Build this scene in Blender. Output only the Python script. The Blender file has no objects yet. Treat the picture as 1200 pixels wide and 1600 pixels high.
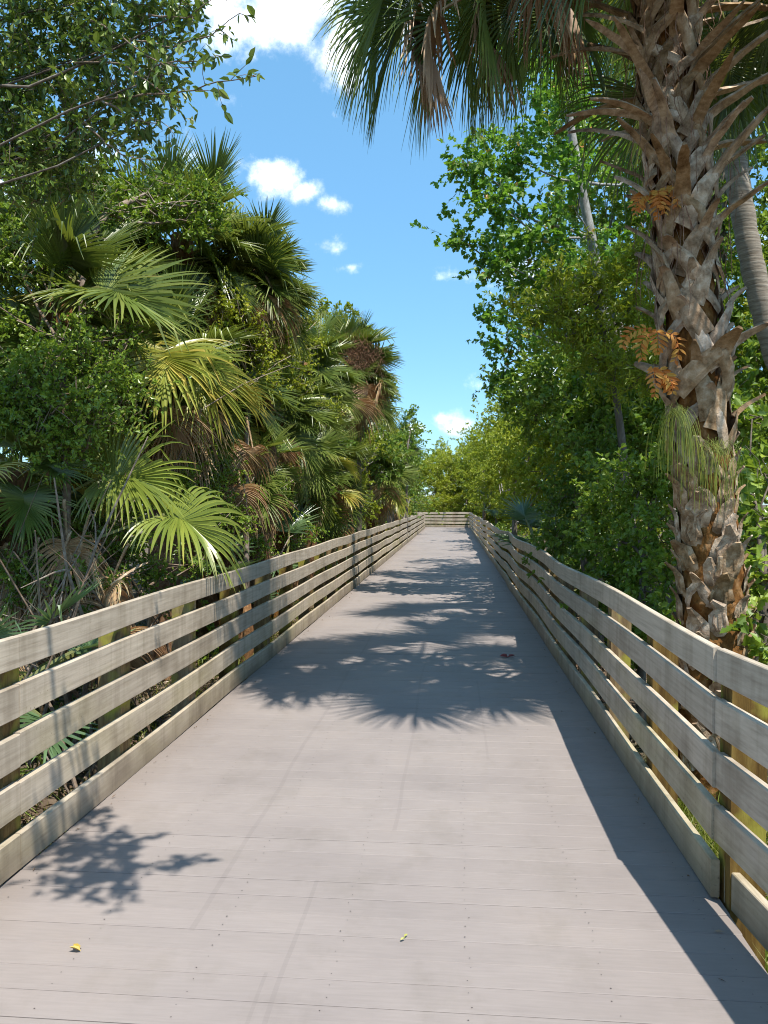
import bpy, math, random
import numpy as np
from mathutils import Vector, Matrix, Euler

R = math.radians
SC = bpy.context.scene
COL = SC.collection

# ------------------------------------------------------------------ camera
EYE = 1.65
cam_d = bpy.data.cameras.new("camera")
cam = bpy.data.objects.new("camera", cam_d)
COL.objects.link(cam)
cam.location = (0, 0, EYE)
cam.rotation_euler = (R(90 - 0.6), 0, R(5.0))
cam_d.sensor_fit = 'VERTICAL'
cam_d.sensor_height = 36
cam_d.lens = 36 * 1250 / 1600
cam_d.clip_start = 0.05
cam_d.clip_end = 3000
SC.camera = cam
CAMROT = Euler((R(90 - 0.6), 0, R(5.0))).to_matrix()

def at(px, py, D):
    """photo pixel + distance along the viewing axis -> point in metres"""
    v = CAMROT @ Vector(((px - 600) / 1250 * D, (800 - py) / 1250 * D, -D))
    return np.array((v.x, v.y, v.z + EYE))

# ------------------------------------------------------------------ sun, sky
SUN = Vector((0.30, -0.34, 1.0)).normalized()
sun_el = math.asin(SUN.z)
sun_az = math.atan2(SUN.x, SUN.y)
sd = bpy.data.lights.new("sun", 'SUN')
sd.energy = 3.65
sd.angle = R(0.53)
sd.color = (1.0, 0.95, 0.87)
so = bpy.data.objects.new("sun", sd)
COL.objects.link(so)
so.rotation_euler = SUN.to_track_quat('Z', 'Y').to_euler()
so.location = (10, -10, 30)

world = bpy.data.worlds.new("World")
SC.world = world
world.use_nodes = True
wn, wl = world.node_tree.nodes, world.node_tree.links
wn.clear()
def wnode(t, **kw):
    n = wn.new(t)
    for k, v in kw.items(): setattr(n, k, v)
    return n
def wmath(op, a, b=None, c=None):
    n = wnode('ShaderNodeMath', operation=op)
    for i, v in enumerate((a, b, c)):
        if v is None: continue
        if isinstance(v, (int, float)): n.inputs[i].default_value = v
        else: wl.new(v, n.inputs[i])
    return n.outputs[0]
sky = wnode('ShaderNodeTexSky', sky_type='NISHITA')
sky.sun_disc = False
sky.sun_elevation = sun_el
sky.sun_rotation = sun_az
sky.air_density = 1.0
sky.dust_density = 0.3
sky.ozone_density = 2.2
tc = wnode('ShaderNodeTexCoord')
sep = wnode('ShaderNodeSeparateXYZ')
wl.new(tc.outputs['Generated'], sep.inputs[0])
az = wmath('ARCTAN2', sep.outputs[0], sep.outputs[1])
el = wmath('ARCSINE', sep.outputs[2])
warp = wnode('ShaderNodeTexNoise')
warp.inputs['Scale'].default_value = 16
warp.inputs['Detail'].default_value = 7
warp.inputs['Roughness'].default_value = 0.62
wl.new(tc.outputs['Generated'], warp.inputs['Vector'])
# loose fair-weather cumulus all over the sky
gen = wnode('ShaderNodeTexNoise')
gen.inputs['Scale'].default_value = 3.3
gen.inputs['Detail'].default_value = 2
mp = wnode('ShaderNodeMapping')
mp.inputs['Location'].default_value = (2.7, 5.1, 9.3)
mp.inputs['Scale'].default_value = (1, 1, 2.2)
wl.new(tc.outputs['Generated'], mp.inputs['Vector'])
wl.new(mp.outputs[0], gen.inputs['Vector'])
field = wmath('MULTIPLY', wmath('SUBTRACT', gen.outputs['Fac'], 0.56), 5.0)
def cloud(px, py, rx, ry, amp=1.0):
    v = at(px, py, 1.0) - np.array((0, 0, EYE))
    v /= np.linalg.norm(v)
    a0, e0 = math.atan2(v[0], v[1]), math.asin(v[2])
    da = wmath('DIVIDE', wmath('SUBTRACT', az, a0), rx / 1250)
    de = wmath('DIVIDE', wmath('SUBTRACT', el, e0), ry / 1250)
    d = wmath('SQRT', wmath('ADD', wmath('MULTIPLY', da, da), wmath('MULTIPLY', de, de)))
    return wmath('MULTIPLY', wmath('SUBTRACT', 1.0, d), amp)
for c in ((450, 20, 150, 70, 1.0), (520, 85, 90, 62, 1.0), (330, -10, 90, 60, 0.8), (600, 20, 120, 80, 0.8),
          (437, 285, 46, 32, 1.0), (520, 322, 66, 22, 0.75), (470, 305, 46, 24, 0.8),
          (512, 388, 44, 24, 0.75), (545, 418, 34, 15, 0.6), (300, 240, 60, 30, 0.35), (200, 250, 70, 40, 0.5),
          (648, 672, 26, 16, 1.0), (716, 662, 48, 27, 1.0), (560, 700, 120, 16, 0.5), (840, 700, 110, 16, 0.5),
          (345, 155, 34, 16, 0.45), (455, 435, 40, 18, 0.35)):
    field = wmath('MAXIMUM', field, cloud(*c))
dens = wmath('ADD', field, wmath('MULTIPLY', wmath('SUBTRACT', warp.outputs['Fac'], 0.53), 2.6))
mr = wnode('ShaderNodeMapRange', interpolation_type='SMOOTHSTEP')
mr.inputs['From Min'].default_value = 0.02
mr.inputs['From Max'].default_value = 1.05
wl.new(dens, mr.inputs['Value'])
hs = wnode('ShaderNodeHueSaturation')
hs.inputs['Saturation'].default_value = 1.12
hs.inputs['Value'].default_value = 0.93
wl.new(sky.outputs[0], hs.inputs['Color'])
tn = wnode('ShaderNodeMix', data_type='RGBA', blend_type='MULTIPLY')
tn.inputs['Factor'].default_value = 1.0
tn.inputs[7].default_value = (0.69, 0.845, 0.94, 1)
wl.new(hs.outputs[0], tn.inputs[6])
pale = wnode('ShaderNodeMix', data_type='RGBA')
pale.inputs[0].default_value = 0.5
pale.inputs[7].default_value = (0.86, 2.03, 2.95, 1)
wl.new(tn.outputs[2], pale.inputs[6])
mx = wnode('ShaderNodeMix', data_type='RGBA')
mx.inputs[7].default_value = (9.0, 9.0, 9.0, 1)
wl.new(mr.outputs[0], mx.inputs[0])
wl.new(pale.outputs[2], mx.inputs[6])
ccol = wnode('ShaderNodeMapRange')
ccol.inputs['From Min'].default_value = 0.3
ccol.inputs['From Max'].default_value = 0.62
ccol.inputs['To Min'].default_value = 0.62
wl.new(warp.outputs['Fac'], ccol.inputs['Value'])
cm = wnode('ShaderNodeMix', data_type='RGBA', blend_type='MULTIPLY')
cm.inputs[0].default_value = 1.0
cm.inputs[6].default_value = (8.2, 8.3, 8.5, 1)
wl.new(ccol.outputs[0], cm.inputs[7])
wl.new(cm.outputs[2], mx.inputs[7])
bg = wnode('ShaderNodeBackground')
bg.inputs['Strength'].default_value = 0.15
wl.new(mx.outputs[2], bg.inputs[0])
wo = wnode('ShaderNodeOutputWorld')
wl.new(bg.outputs[0], wo.inputs[0])

SC.view_settings.view_transform = 'Standard'
SC.view_settings.look = 'None'
SC.view_settings.gamma = 1
SC.view_settings.exposure = 1.05
SC.render.engine = 'CYCLES'
SC.cycles.filter_width = 1.05
SC.cycles.max_bounces = 6
SC.cycles.diffuse_bounces = 3
SC.cycles.glossy_bounces = 2
SC.cycles.transmission_bounces = 3
SC.cycles.use_denoising = True
SC.cycles.caustics_reflective = False
SC.cycles.caustics_refractive = False

# ------------------------------------------------------------------ helpers
class MB:
    """collects vertices and faces of one mesh"""
    def __init__(s):
        s.v = []; s.f = []; s.m = []; s.t = []; s.n = 0
    def add(s, v, f, mat=0, tint=0.5):
        v = np.asarray(v, float).reshape(-1, 3)
        f = np.asarray(f, int)
        s.f.append(f + s.n)
        s.m.append(np.full(len(f), mat, int))
        s.v.append(v)
        s.t.append(np.broadcast_to(np.asarray(tint, float), (len(v),)).copy())
        s.n += len(v)
    def mesh(s, name, mats, smooth=False):
        me = bpy.data.meshes.new(name)
        V = np.concatenate(s.v)
        me.vertices.add(len(V))
        me.vertices.foreach_set('co', V.astype(np.float32).ravel())
        tot = np.concatenate([np.full(len(f), f.shape[1], int) for f in s.f])
        idx = np.concatenate([f.ravel() for f in s.f])
        me.loops.add(len(idx))
        me.loops.foreach_set('vertex_index', idx.astype(np.int32))
        me.polygons.add(len(tot))
        start = np.concatenate(([0], np.cumsum(tot)[:-1]))
        me.polygons.foreach_set('loop_start', start.astype(np.int32))
        me.polygons.foreach_set('material_index', np.concatenate(s.m).astype(np.int32))
        me.polygons.foreach_set('use_smooth', np.full(len(tot), smooth))
        a = me.attributes.new('tint', 'FLOAT', 'POINT')
        a.data.foreach_set('value', np.concatenate(s.t).astype(np.float32))
        for m in mats: me.materials.append(m)
        me.update(calc_edges=True)
        return me

def link(name, me, parent=None, loc=None, rz=None, scale=None, rot=None):
    o = bpy.data.objects.new(name, me)
    COL.objects.link(o)
    if parent is not None: o.parent = parent
    if loc is not None: o.location = loc
    if rz is not None: o.rotation_euler = (0, 0, rz)
    if rot is not None: o.rotation_euler = rot
    if scale is not None: o.scale = scale
    return o
def tag(o, label, cat, group=None):
    o['label'] = label; o['category'] = cat
    if group: o['group'] = group
    return o
def thing(name, label, cat, loc, group=None):
    return tag(link(name, None, loc=loc), label, cat, group)

def nrm(a):
    return a / np.maximum(np.linalg.norm(a, axis=-1, keepdims=True), 1e-9)

def tube(mb, pts, rad, sides=8, mat=0, tint=0.5, jitter=0.0, rng=None, cap=True):
    pts = np.asarray(pts, float); n = len(pts)
    rad = np.broadcast_to(np.asarray(rad, float), (n,))
    d = nrm(np.gradient(pts, axis=0))
    ref = np.array((0.31, 0.95, 0.05)) if abs(d[:, 2]).mean() > 0.7 else np.array((0.02, 0.03, 1.0))
    u = nrm(np.cross(d, ref)); w = np.cross(u, d)
    a = np.arange(sides) / sides * 2 * np.pi
    ring = pts[:, None] + rad[:, None, None] * (np.cos(a)[None, :, None] * u[:, None] + np.sin(a)[None, :, None] * w[:, None])
    if jitter and rng is not None:
        ring += rng.normal(0, 1, ring.shape) * (jitter * rad)[:, None, None]
    i, j = np.meshgrid(np.arange(n - 1), np.arange(sides), indexing='ij')
    j2 = (j + 1) % sides
    f = np.stack((i * sides + j, i * sides + j2, (i + 1) * sides + j2, (i + 1) * sides + j), -1).reshape(-1, 4)
    mb.add(ring.reshape(-1, 3), f, mat, tint)
    if cap:
        b = mb.n - n * sides
        mb.f.append(np.array([[b + (n - 1) * sides + k for k in range(sides)]])); mb.m.append(np.array([mat]))

def strap(mb, pts, wid, thick, nor, mat=0, tint=0.5):
    """flat bar swept along pts; nor = outward normal at each point"""
    pts = np.asarray(pts, float); n = len(pts)
    wid = np.broadcast_to(np.asarray(wid, float), (n,))[:, None]
    th = np.broadcast_to(np.asarray(thick, float), (n,))[:, None]
    d = nrm(np.gradient(pts, axis=0))
    nor = np.broadcast_to(np.asarray(nor, float), (n, 3))
    s = nrm(np.cross(d, nor)); u = np.cross(s, d)
    ring = np.stack((pts - s * wid / 2 - u * th * .15, pts - s * wid * .25 + u * th * .85, pts + s * wid * .25 + u * th, pts + s * wid / 2 - u * th * .15), 1)
    i, j = np.meshgrid(np.arange(n - 1), np.arange(4), indexing='ij')
    j2 = (j + 1) % 4
    f = np.stack((i * 4 + j, i * 4 + j2, (i + 1) * 4 + j2, (i + 1) * 4 + j), -1).reshape(-1, 4)
    f = np.concatenate((f, [[3, 2, 1, 0], [n * 4 - 4, n * 4 - 3, n * 4 - 2, n * 4 - 1]]))
    mb.add(ring.reshape(-1, 3), f, mat, tint)

def leaves(mb, pos, dirs, nors, L, W, mat=0, tint=0.5, fold=0.25, six=True):
    n = len(pos)
    d = nrm(dirs); s = nrm(np.cross(d, nors)); u = np.cross(s, d)
    L = np.broadcast_to(L, (n,))[:, None]; W = np.broadcast_to(W, (n,))[:, None]
    tint = np.broadcast_to(tint, (n,))
    if six:
        v = np.stack((pos, pos + d * L * .32 + s * W * .5 + u * W * fold, pos + d * L * .68 + s * W * .42 + u * W * fold * .6,
                      pos + d * L - u * W * .25, pos + d * L * .68 - s * W * .42 + u * W * fold * .6, pos + d * L * .32 - s * W * .5 + u * W * fold), 1)
        b = (np.arange(n) * 6)[:, None]
        f = np.concatenate((b + [[0, 1, 2, 3]], b + [[0, 3, 4, 5]]))
        mb.add(v.reshape(-1, 3), f, mat, np.repeat(tint, 6))
    else:
        v = np.stack((pos, pos + d * L * .45 + s * W * .5 + u * W * fold, pos + d * L, pos + d * L * .45 - s * W * .5 + u * W * fold), 1)
        b = (np.arange(n) * 4)[:, None]
        f = np.concatenate((b + [[0, 1, 2]], b + [[0, 2, 3]]))
        mb.add(v.reshape(-1, 3), f, mat, np.repeat(tint, 4))

def maple_leaves(mb, pos, dirs, nors, L, mat=0, tint=0.5):
    n = len(pos)
    d = nrm(dirs); s = nrm(np.cross(d, nors)); u = np.cross(s, d)
    L = np.broadcast_to(L, (n,))[:, None]
    shape = ((0, 0, 0), (.30, .42, .06), (.42, .22, .0), (.66, .34, .05), (1.0, 0, -.12), (.66, -.34, .05), (.42, -.22, .0), (.30, -.42, .06))
    v = np.stack([pos + L * (a * d + b * s + c * u) for a, b, c in shape], 1)
    b = (np.arange(n) * 8)[:, None]
    f3 = np.concatenate((b + [[0, 1, 2]], b + [[0, 6, 7]], b + [[2, 3, 4]], b + [[4, 5, 6]]))
    f4 = b + [[0, 2, 4, 6]]
    mb.add(v.reshape(-1, 3), f4, mat, np.repeat(np.broadcast_to(tint, (n,)), 8))
    k = mb.n - n * 8
    mb.f.append(f3 + k); mb.m.append(np.full(len(f3), mat))

# ------------------------------------------------------------------ materials
def mat_new(name):
    m = bpy.data.materials.new(name); m.use_nodes = True
    nt = m.node_tree; nt.nodes.clear()
    return m, nt.nodes, nt.links
def ramp(n, stops):
    r = n.new('ShaderNodeValToRGB')
    e = r.color_ramp.elements
    while len(e) < len(stops): e.new(0.5)
    for k, (p, c) in enumerate(stops):
        e[k].position = p; e[k].color = (*c, 1)
    return r
def mnode(n, l, op, a, b=None, c=None):
    x = n.new('ShaderNodeMath'); x.operation = op
    for i, v in enumerate((a, b, c)):
        if v is None: continue
        if isinstance(v, (int, float)): x.inputs[i].default_value = v
        else: l.new(v, x.inputs[i])
    return x.outputs[0]
def noise(n, l, vec, scale, detail=4, rough=0.55, stretch=None):
    t = n.new('ShaderNodeTexNoise')
    t.inputs['Scale'].default_value = scale; t.inputs['Detail'].default_value = detail; t.inputs['Roughness'].default_value = rough
    if stretch:
        m = n.new('ShaderNodeMapping'); m.inputs['Scale'].default_value = stretch
        l.new(vec, m.inputs['Vector']); vec = m.outputs[0]
    l.new(vec, t.inputs['Vector'])
    return t.outputs['Fac']

def leaf_mat(name, stops, rough=0.42, spec=0.5, trans=0.28, tcol=(0.22, 0.30, 0.03), vary=0.25):
    m, n, l = mat_new(name)
    a = n.new('ShaderNodeAttribute'); a.attribute_name = 'tint'
    oi = n.new('ShaderNodeObjectInfo')
    f = mnode(n, l, 'ADD', a.outputs['Fac'], mnode(n, l, 'MULTIPLY', mnode(n, l, 'SUBTRACT', oi.outputs['Random'], 0.5), vary))
    r = ramp(n, stops); l.new(f, r.inputs[0])
    p = n.new('ShaderNodeBsdfPrincipled')
    l.new(r.outputs[0], p.inputs['Base Color'])
    p.inputs['Roughness'].default_value = rough
    p.inputs['Specular IOR Level'].default_value = spec
    t = n.new('ShaderNodeBsdfTranslucent')
    tm = n.new('ShaderNodeMix'); tm.data_type = 'RGBA'; tm.inputs[0].default_value = 0.6
    l.new(r.outputs[0], tm.inputs[6]); tm.inputs[7].default_value = (*tcol, 1)
    l.new(tm.outputs[2], t.inputs[0])
    ms = n.new('ShaderNodeMixShader'); ms.inputs[0].default_value = trans
    l.new(p.outputs[0], ms.inputs[1]); l.new(t.outputs[0], ms.inputs[2])
    o = n.new('ShaderNodeOutputMaterial'); l.new(ms.outputs[0], o.inputs[0])
    return m

M = {}
M['palm'] = leaf_mat('palm_leaf', [(0, (0.047, 0.080, 0.017)), (.45, (0.147, 0.206, 0.040)), (.8, (0.319, 0.354, 0.088)), (1, (0.590, 0.496, 0.177))], .36, .55, .24, (.34, .40, .04))
M['palm_yellow'] = leaf_mat('palm_leaf_yellow', [(0, (0.135, 0.195, 0.030)), (.5, (0.300, 0.345, 0.060)), (.8, (0.570, 0.465, 0.105)), (1, (0.620, 0.495, 0.150))], 0.34, 0.65, .30, (.45, .42, .05))
M['palm_blue'] = leaf_mat('palmetto_leaf', [(0, (0.066, 0.123, 0.057)), (.5, (0.142, 0.227, 0.095)), (1, (0.321, 0.397, 0.189))], 0.30, 0.75, .22, (.2, .3, .06))
M['dead'] = leaf_mat('dead_frond', [(0, (0.214, 0.121, 0.063)), (.5, (0.467, 0.292, 0.155)), (1, (0.700, 0.603, 0.330))], 0.55, 0.45, .12, (.35, .2, .08))
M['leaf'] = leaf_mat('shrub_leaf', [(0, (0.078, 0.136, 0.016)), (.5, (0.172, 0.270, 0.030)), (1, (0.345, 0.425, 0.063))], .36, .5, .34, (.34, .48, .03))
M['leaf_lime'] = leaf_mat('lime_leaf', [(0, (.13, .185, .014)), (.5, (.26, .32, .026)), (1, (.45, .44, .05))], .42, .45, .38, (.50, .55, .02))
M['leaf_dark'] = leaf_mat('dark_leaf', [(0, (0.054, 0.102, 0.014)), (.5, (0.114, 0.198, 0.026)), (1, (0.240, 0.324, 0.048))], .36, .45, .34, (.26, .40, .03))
M['maple'] = leaf_mat('maple_leaf', [(0, (0.055, 0.127, 0.018)), (.5, (0.110, 0.226, 0.029)), (.93, (0.242, 0.352, 0.050)), (1, (0.550, 0.242, 0.077))], .42, .4, .42, (.26, .50, .03))
M['leaf_gloss'] = leaf_mat('overhang_leaf', [(0, (0.036, 0.073, 0.017)), (.55, (0.098, 0.168, 0.031)), (1, (0.238, 0.294, 0.056))], .32, .55, .25, (.22, .34, .03))
M['grass'] = leaf_mat('grass_blade', [(0, (.06, .10, .015)), (.6, (.15, .19, .025)), (1, (.33, .29, .09))], .5, .3, .35, (.35, .42, .03))
M['fern_gold'] = leaf_mat('golden_fern', [(0, (.50, .15, .03)), (.5, (.72, .27, .05)), (1, (.70, .42, .08))], 0.60, 0.40, .4, (.7, .3, .04))
M['fern_string'] = leaf_mat('string_fern', [(0, (0.098, 0.140, 0.017)), (.6, (0.210, 0.238, 0.028)), (1, (0.392, 0.350, 0.056))], 0.45, 0.50, .3, (.3, .34, .03))
M['litter'] = leaf_mat('leaf_litter', [(0, (.07, .042, .026)), (.5, (.17, .115, .072)), (.85, (.33, .25, .17)), (1, (.5, .42, .32))], .7, .25, .08, (.3, .18, .08))

def bark_mat(name, c0, c1, c2, scale, bump=0.6, stretch=(1, 1, 1), moss=None):
    m, n, l = mat_new(name)
    g = n.new('ShaderNodeTexCoord').outputs['Object']
    f1 = noise(n, l, g, scale, 6, .65, stretch)
    f2 = noise(n, l, g, scale * .22, 3, .5)
    r = ramp(n, [(.3, c0), (.52, c1), (.72, c2)]); l.new(f1, r.inputs[0])
    col = r.outputs[0]
    a = n.new('ShaderNodeAttribute'); a.attribute_name = 'tint'
    mm = n.new('ShaderNodeMix'); mm.data_type = 'RGBA'; mm.blend_type = 'MULTIPLY'; mm.inputs[0].default_value = 1
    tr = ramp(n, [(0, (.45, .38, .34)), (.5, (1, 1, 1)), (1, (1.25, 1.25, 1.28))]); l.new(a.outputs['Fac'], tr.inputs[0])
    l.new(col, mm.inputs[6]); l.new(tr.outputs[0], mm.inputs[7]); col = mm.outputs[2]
    oi = n.new('ShaderNodeObjectInfo')
    hv0 = n.new('ShaderNodeHueSaturation'); l.new(col, hv0.inputs['Color'])
    l.new(mnode(n, l, 'ADD', .72, mnode(n, l, 'MULTIPLY', oi.outputs['Random'], .5)), hv0.inputs['Value'])
    l.new(mnode(n, l, 'SUBTRACT', 1.28, mnode(n, l, 'MULTIPLY', oi.outputs['Random'], .4)), hv0.inputs['Saturation']); col = hv0.outputs[0]
    if moss:
        k = n.new('ShaderNodeMix'); k.data_type = 'RGBA'
        mk = ramp(n, [(.52, (0, 0, 0)), (.66, (1, 1, 1))]); l.new(f2, mk.inputs[0])
        l.new(mk.outputs[0], k.inputs[0]); l.new(col, k.inputs[6]); k.inputs[7].default_value = (*moss, 1); col = k.outputs[2]
    p = n.new('ShaderNodeBsdfPrincipled'); p.inputs['Roughness'].default_value = .85; p.inputs['Specular IOR Level'].default_value = .2
    l.new(col, p.inputs['Base Color'])
    b = n.new('ShaderNodeBump'); b.inputs['Strength'].default_value = bump; b.inputs['Distance'].default_value = .02
    l.new(f1, b.inputs['Height']); l.new(b.outputs[0], p.inputs['Normal'])
    o = n.new('ShaderNodeOutputMaterial'); l.new(p.outputs[0], o.inputs[0])
    return m
M['bark'] = bark_mat('tree_bark', (.07, .055, .045), (.16, .135, .11), (.27, .245, .215), 14, .7, (1, 1, .35))
M['bark_pale'] = bark_mat('lichen_bark', (.11, .105, .10), (.24, .235, .22), (.42, .42, .40), 9, .6, (1, 1, .6))
M['twig'] = bark_mat('twig', (.12, .085, .06), (.22, .17, .13), (.36, .31, .26), 20, .3)
M['trunk'] = bark_mat('palm_trunk', (.06, .03, .016), (.24, .135, .070), (.44, .30, .19), 13, 1.0, (1, 1, .7))
M['ringtrunk'] = bark_mat('ringed_palm_trunk', (.15, .12, .09), (.27, .235, .19), (.40, .36, .30), 9, .5, (.5, .5, 4.5))
M['boot'] = bark_mat('palm_boot', (.13, .08, .045), (.40, .29, .19), (.64, .52, .39), 15, .7, (1, 1, 1))
M['fibre'] = bark_mat('palm_fibre', (.07, .035, .018), (.19, .10, .055), (.32, .20, .12), 30, .4)

def rail_mat():
    m, n, l = mat_new('composite_rail')
    g = n.new('ShaderNodeNewGeometry').outputs['Position']
    oi = n.new('ShaderNodeObjectInfo')
    grain = noise(n, l, g, 9, 6, .6, (6, .25, 6))
    blot = noise(n, l, g, 2.2, 5, .6)
    speck = noise(n, l, g, 60, 3, .7)
    alg = noise(n, l, g, 1.1, 4, .6, (1, .6, 1.5))
    r = ramp(n, [(.25, (.335, .275, .205)), (.5, (.46, .385, .295)), (.75, (.55, .47, .365))]); l.new(grain, r.inputs[0])
    sx = n.new('ShaderNodeSeparateXYZ'); l.new(g, sx.inputs[0])
    low = mnode(n, l, 'MULTIPLY', mnode(n, l, 'SUBTRACT', 1.15, sx.outputs[2]), .26)
    af = mnode(n, l, 'ADD', alg, low)
    ar = ramp(n, [(.66, (0, 0, 0)), (1.0, (.55, .55, .55))]); l.new(af, ar.inputs[0])
    k = n.new('ShaderNodeMix'); k.data_type = 'RGBA'; l.new(ar.outputs[0], k.inputs[0])
    l.new(r.outputs[0], k.inputs[6]); k.inputs[7].default_value = (.40, .345, .13, 1)
    d = ramp(n, [(.30, (.62, .60, .57)), (.5, (1, 1, 1))]); l.new(blot, d.inputs[0])
    k2 = n.new('ShaderNodeMix'); k2.data_type = 'RGBA'; k2.blend_type = 'MULTIPLY'; k2.inputs[0].default_value = .8
    l.new(k.outputs[2], k2.inputs[6]); l.new(d.outputs[0], k2.inputs[7])
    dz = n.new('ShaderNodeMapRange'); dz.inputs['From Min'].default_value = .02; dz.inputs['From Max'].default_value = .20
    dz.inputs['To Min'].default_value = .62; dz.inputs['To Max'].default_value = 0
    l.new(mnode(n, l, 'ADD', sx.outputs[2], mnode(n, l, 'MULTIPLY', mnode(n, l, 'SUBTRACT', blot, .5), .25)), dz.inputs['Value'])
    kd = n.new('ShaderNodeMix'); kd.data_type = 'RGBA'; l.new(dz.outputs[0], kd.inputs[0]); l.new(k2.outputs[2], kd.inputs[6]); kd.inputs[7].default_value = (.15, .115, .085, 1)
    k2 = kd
    streak = noise(n, l, g, 5, 4, .6, (1, 1.6, .12))
    stt = ramp(n, [(.34, (.66, .64, .60)), (.52, (1, 1, 1))]); l.new(streak, stt.inputs[0])
    ks = n.new('ShaderNodeMix'); ks.data_type = 'RGBA'; ks.blend_type = 'MULTIPLY'; ks.inputs[0].default_value = .6
    l.new(k2.outputs[2], ks.inputs[6]); l.new(stt.outputs[0], ks.inputs[7]); k2 = ks
    sp = ramp(n, [(.63, (1, 1, 1)), (.70, (.45, .42, .38))]); l.new(speck, sp.inputs[0])
    k3 = n.new('ShaderNodeMix'); k3.data_type = 'RGBA'; k3.blend_type = 'MULTIPLY'
    pm = ramp(n, [(.48, (0, 0, 0)), (.62, (1, 1, 1))]); l.new(alg, pm.inputs[0]); l.new(pm.outputs[0], k3.inputs[0])
    l.new(k2.outputs[2], k3.inputs[6]); l.new(sp.outputs[0], k3.inputs[7])
    hv = n.new('ShaderNodeHueSaturation'); l.new(k3.outputs[2], hv.inputs['Color'])
    l.new(mnode(n, l, 'ADD', .90, mnode(n, l, 'MULTIPLY', oi.outputs['Random'], .2)), hv.inputs['Value'])
    p = n.new('ShaderNodeBsdfPrincipled'); p.inputs['Roughness'].default_value = .6; p.inputs['Specular IOR Level'].default_value = .3
    l.new(hv.outputs[0], p.inputs['Base Color'])
    b = n.new('ShaderNodeBump'); b.inputs['Strength'].default_value = .25; b.inputs['Distance'].default_value = .004
    l.new(grain, b.inputs['Height']); l.new(b.outputs[0], p.inputs['Normal'])
    o = n.new('ShaderNodeOutputMaterial'); l.new(p.outputs[0], o.inputs[0])
    return m
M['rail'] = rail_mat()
M['post'] = bark_mat('treated_post', (.09, .055, .028), (.20, .135, .065), (.31, .23, .11), 22, .4, (1, 1, .12), moss=(.30, .27, .045))

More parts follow.
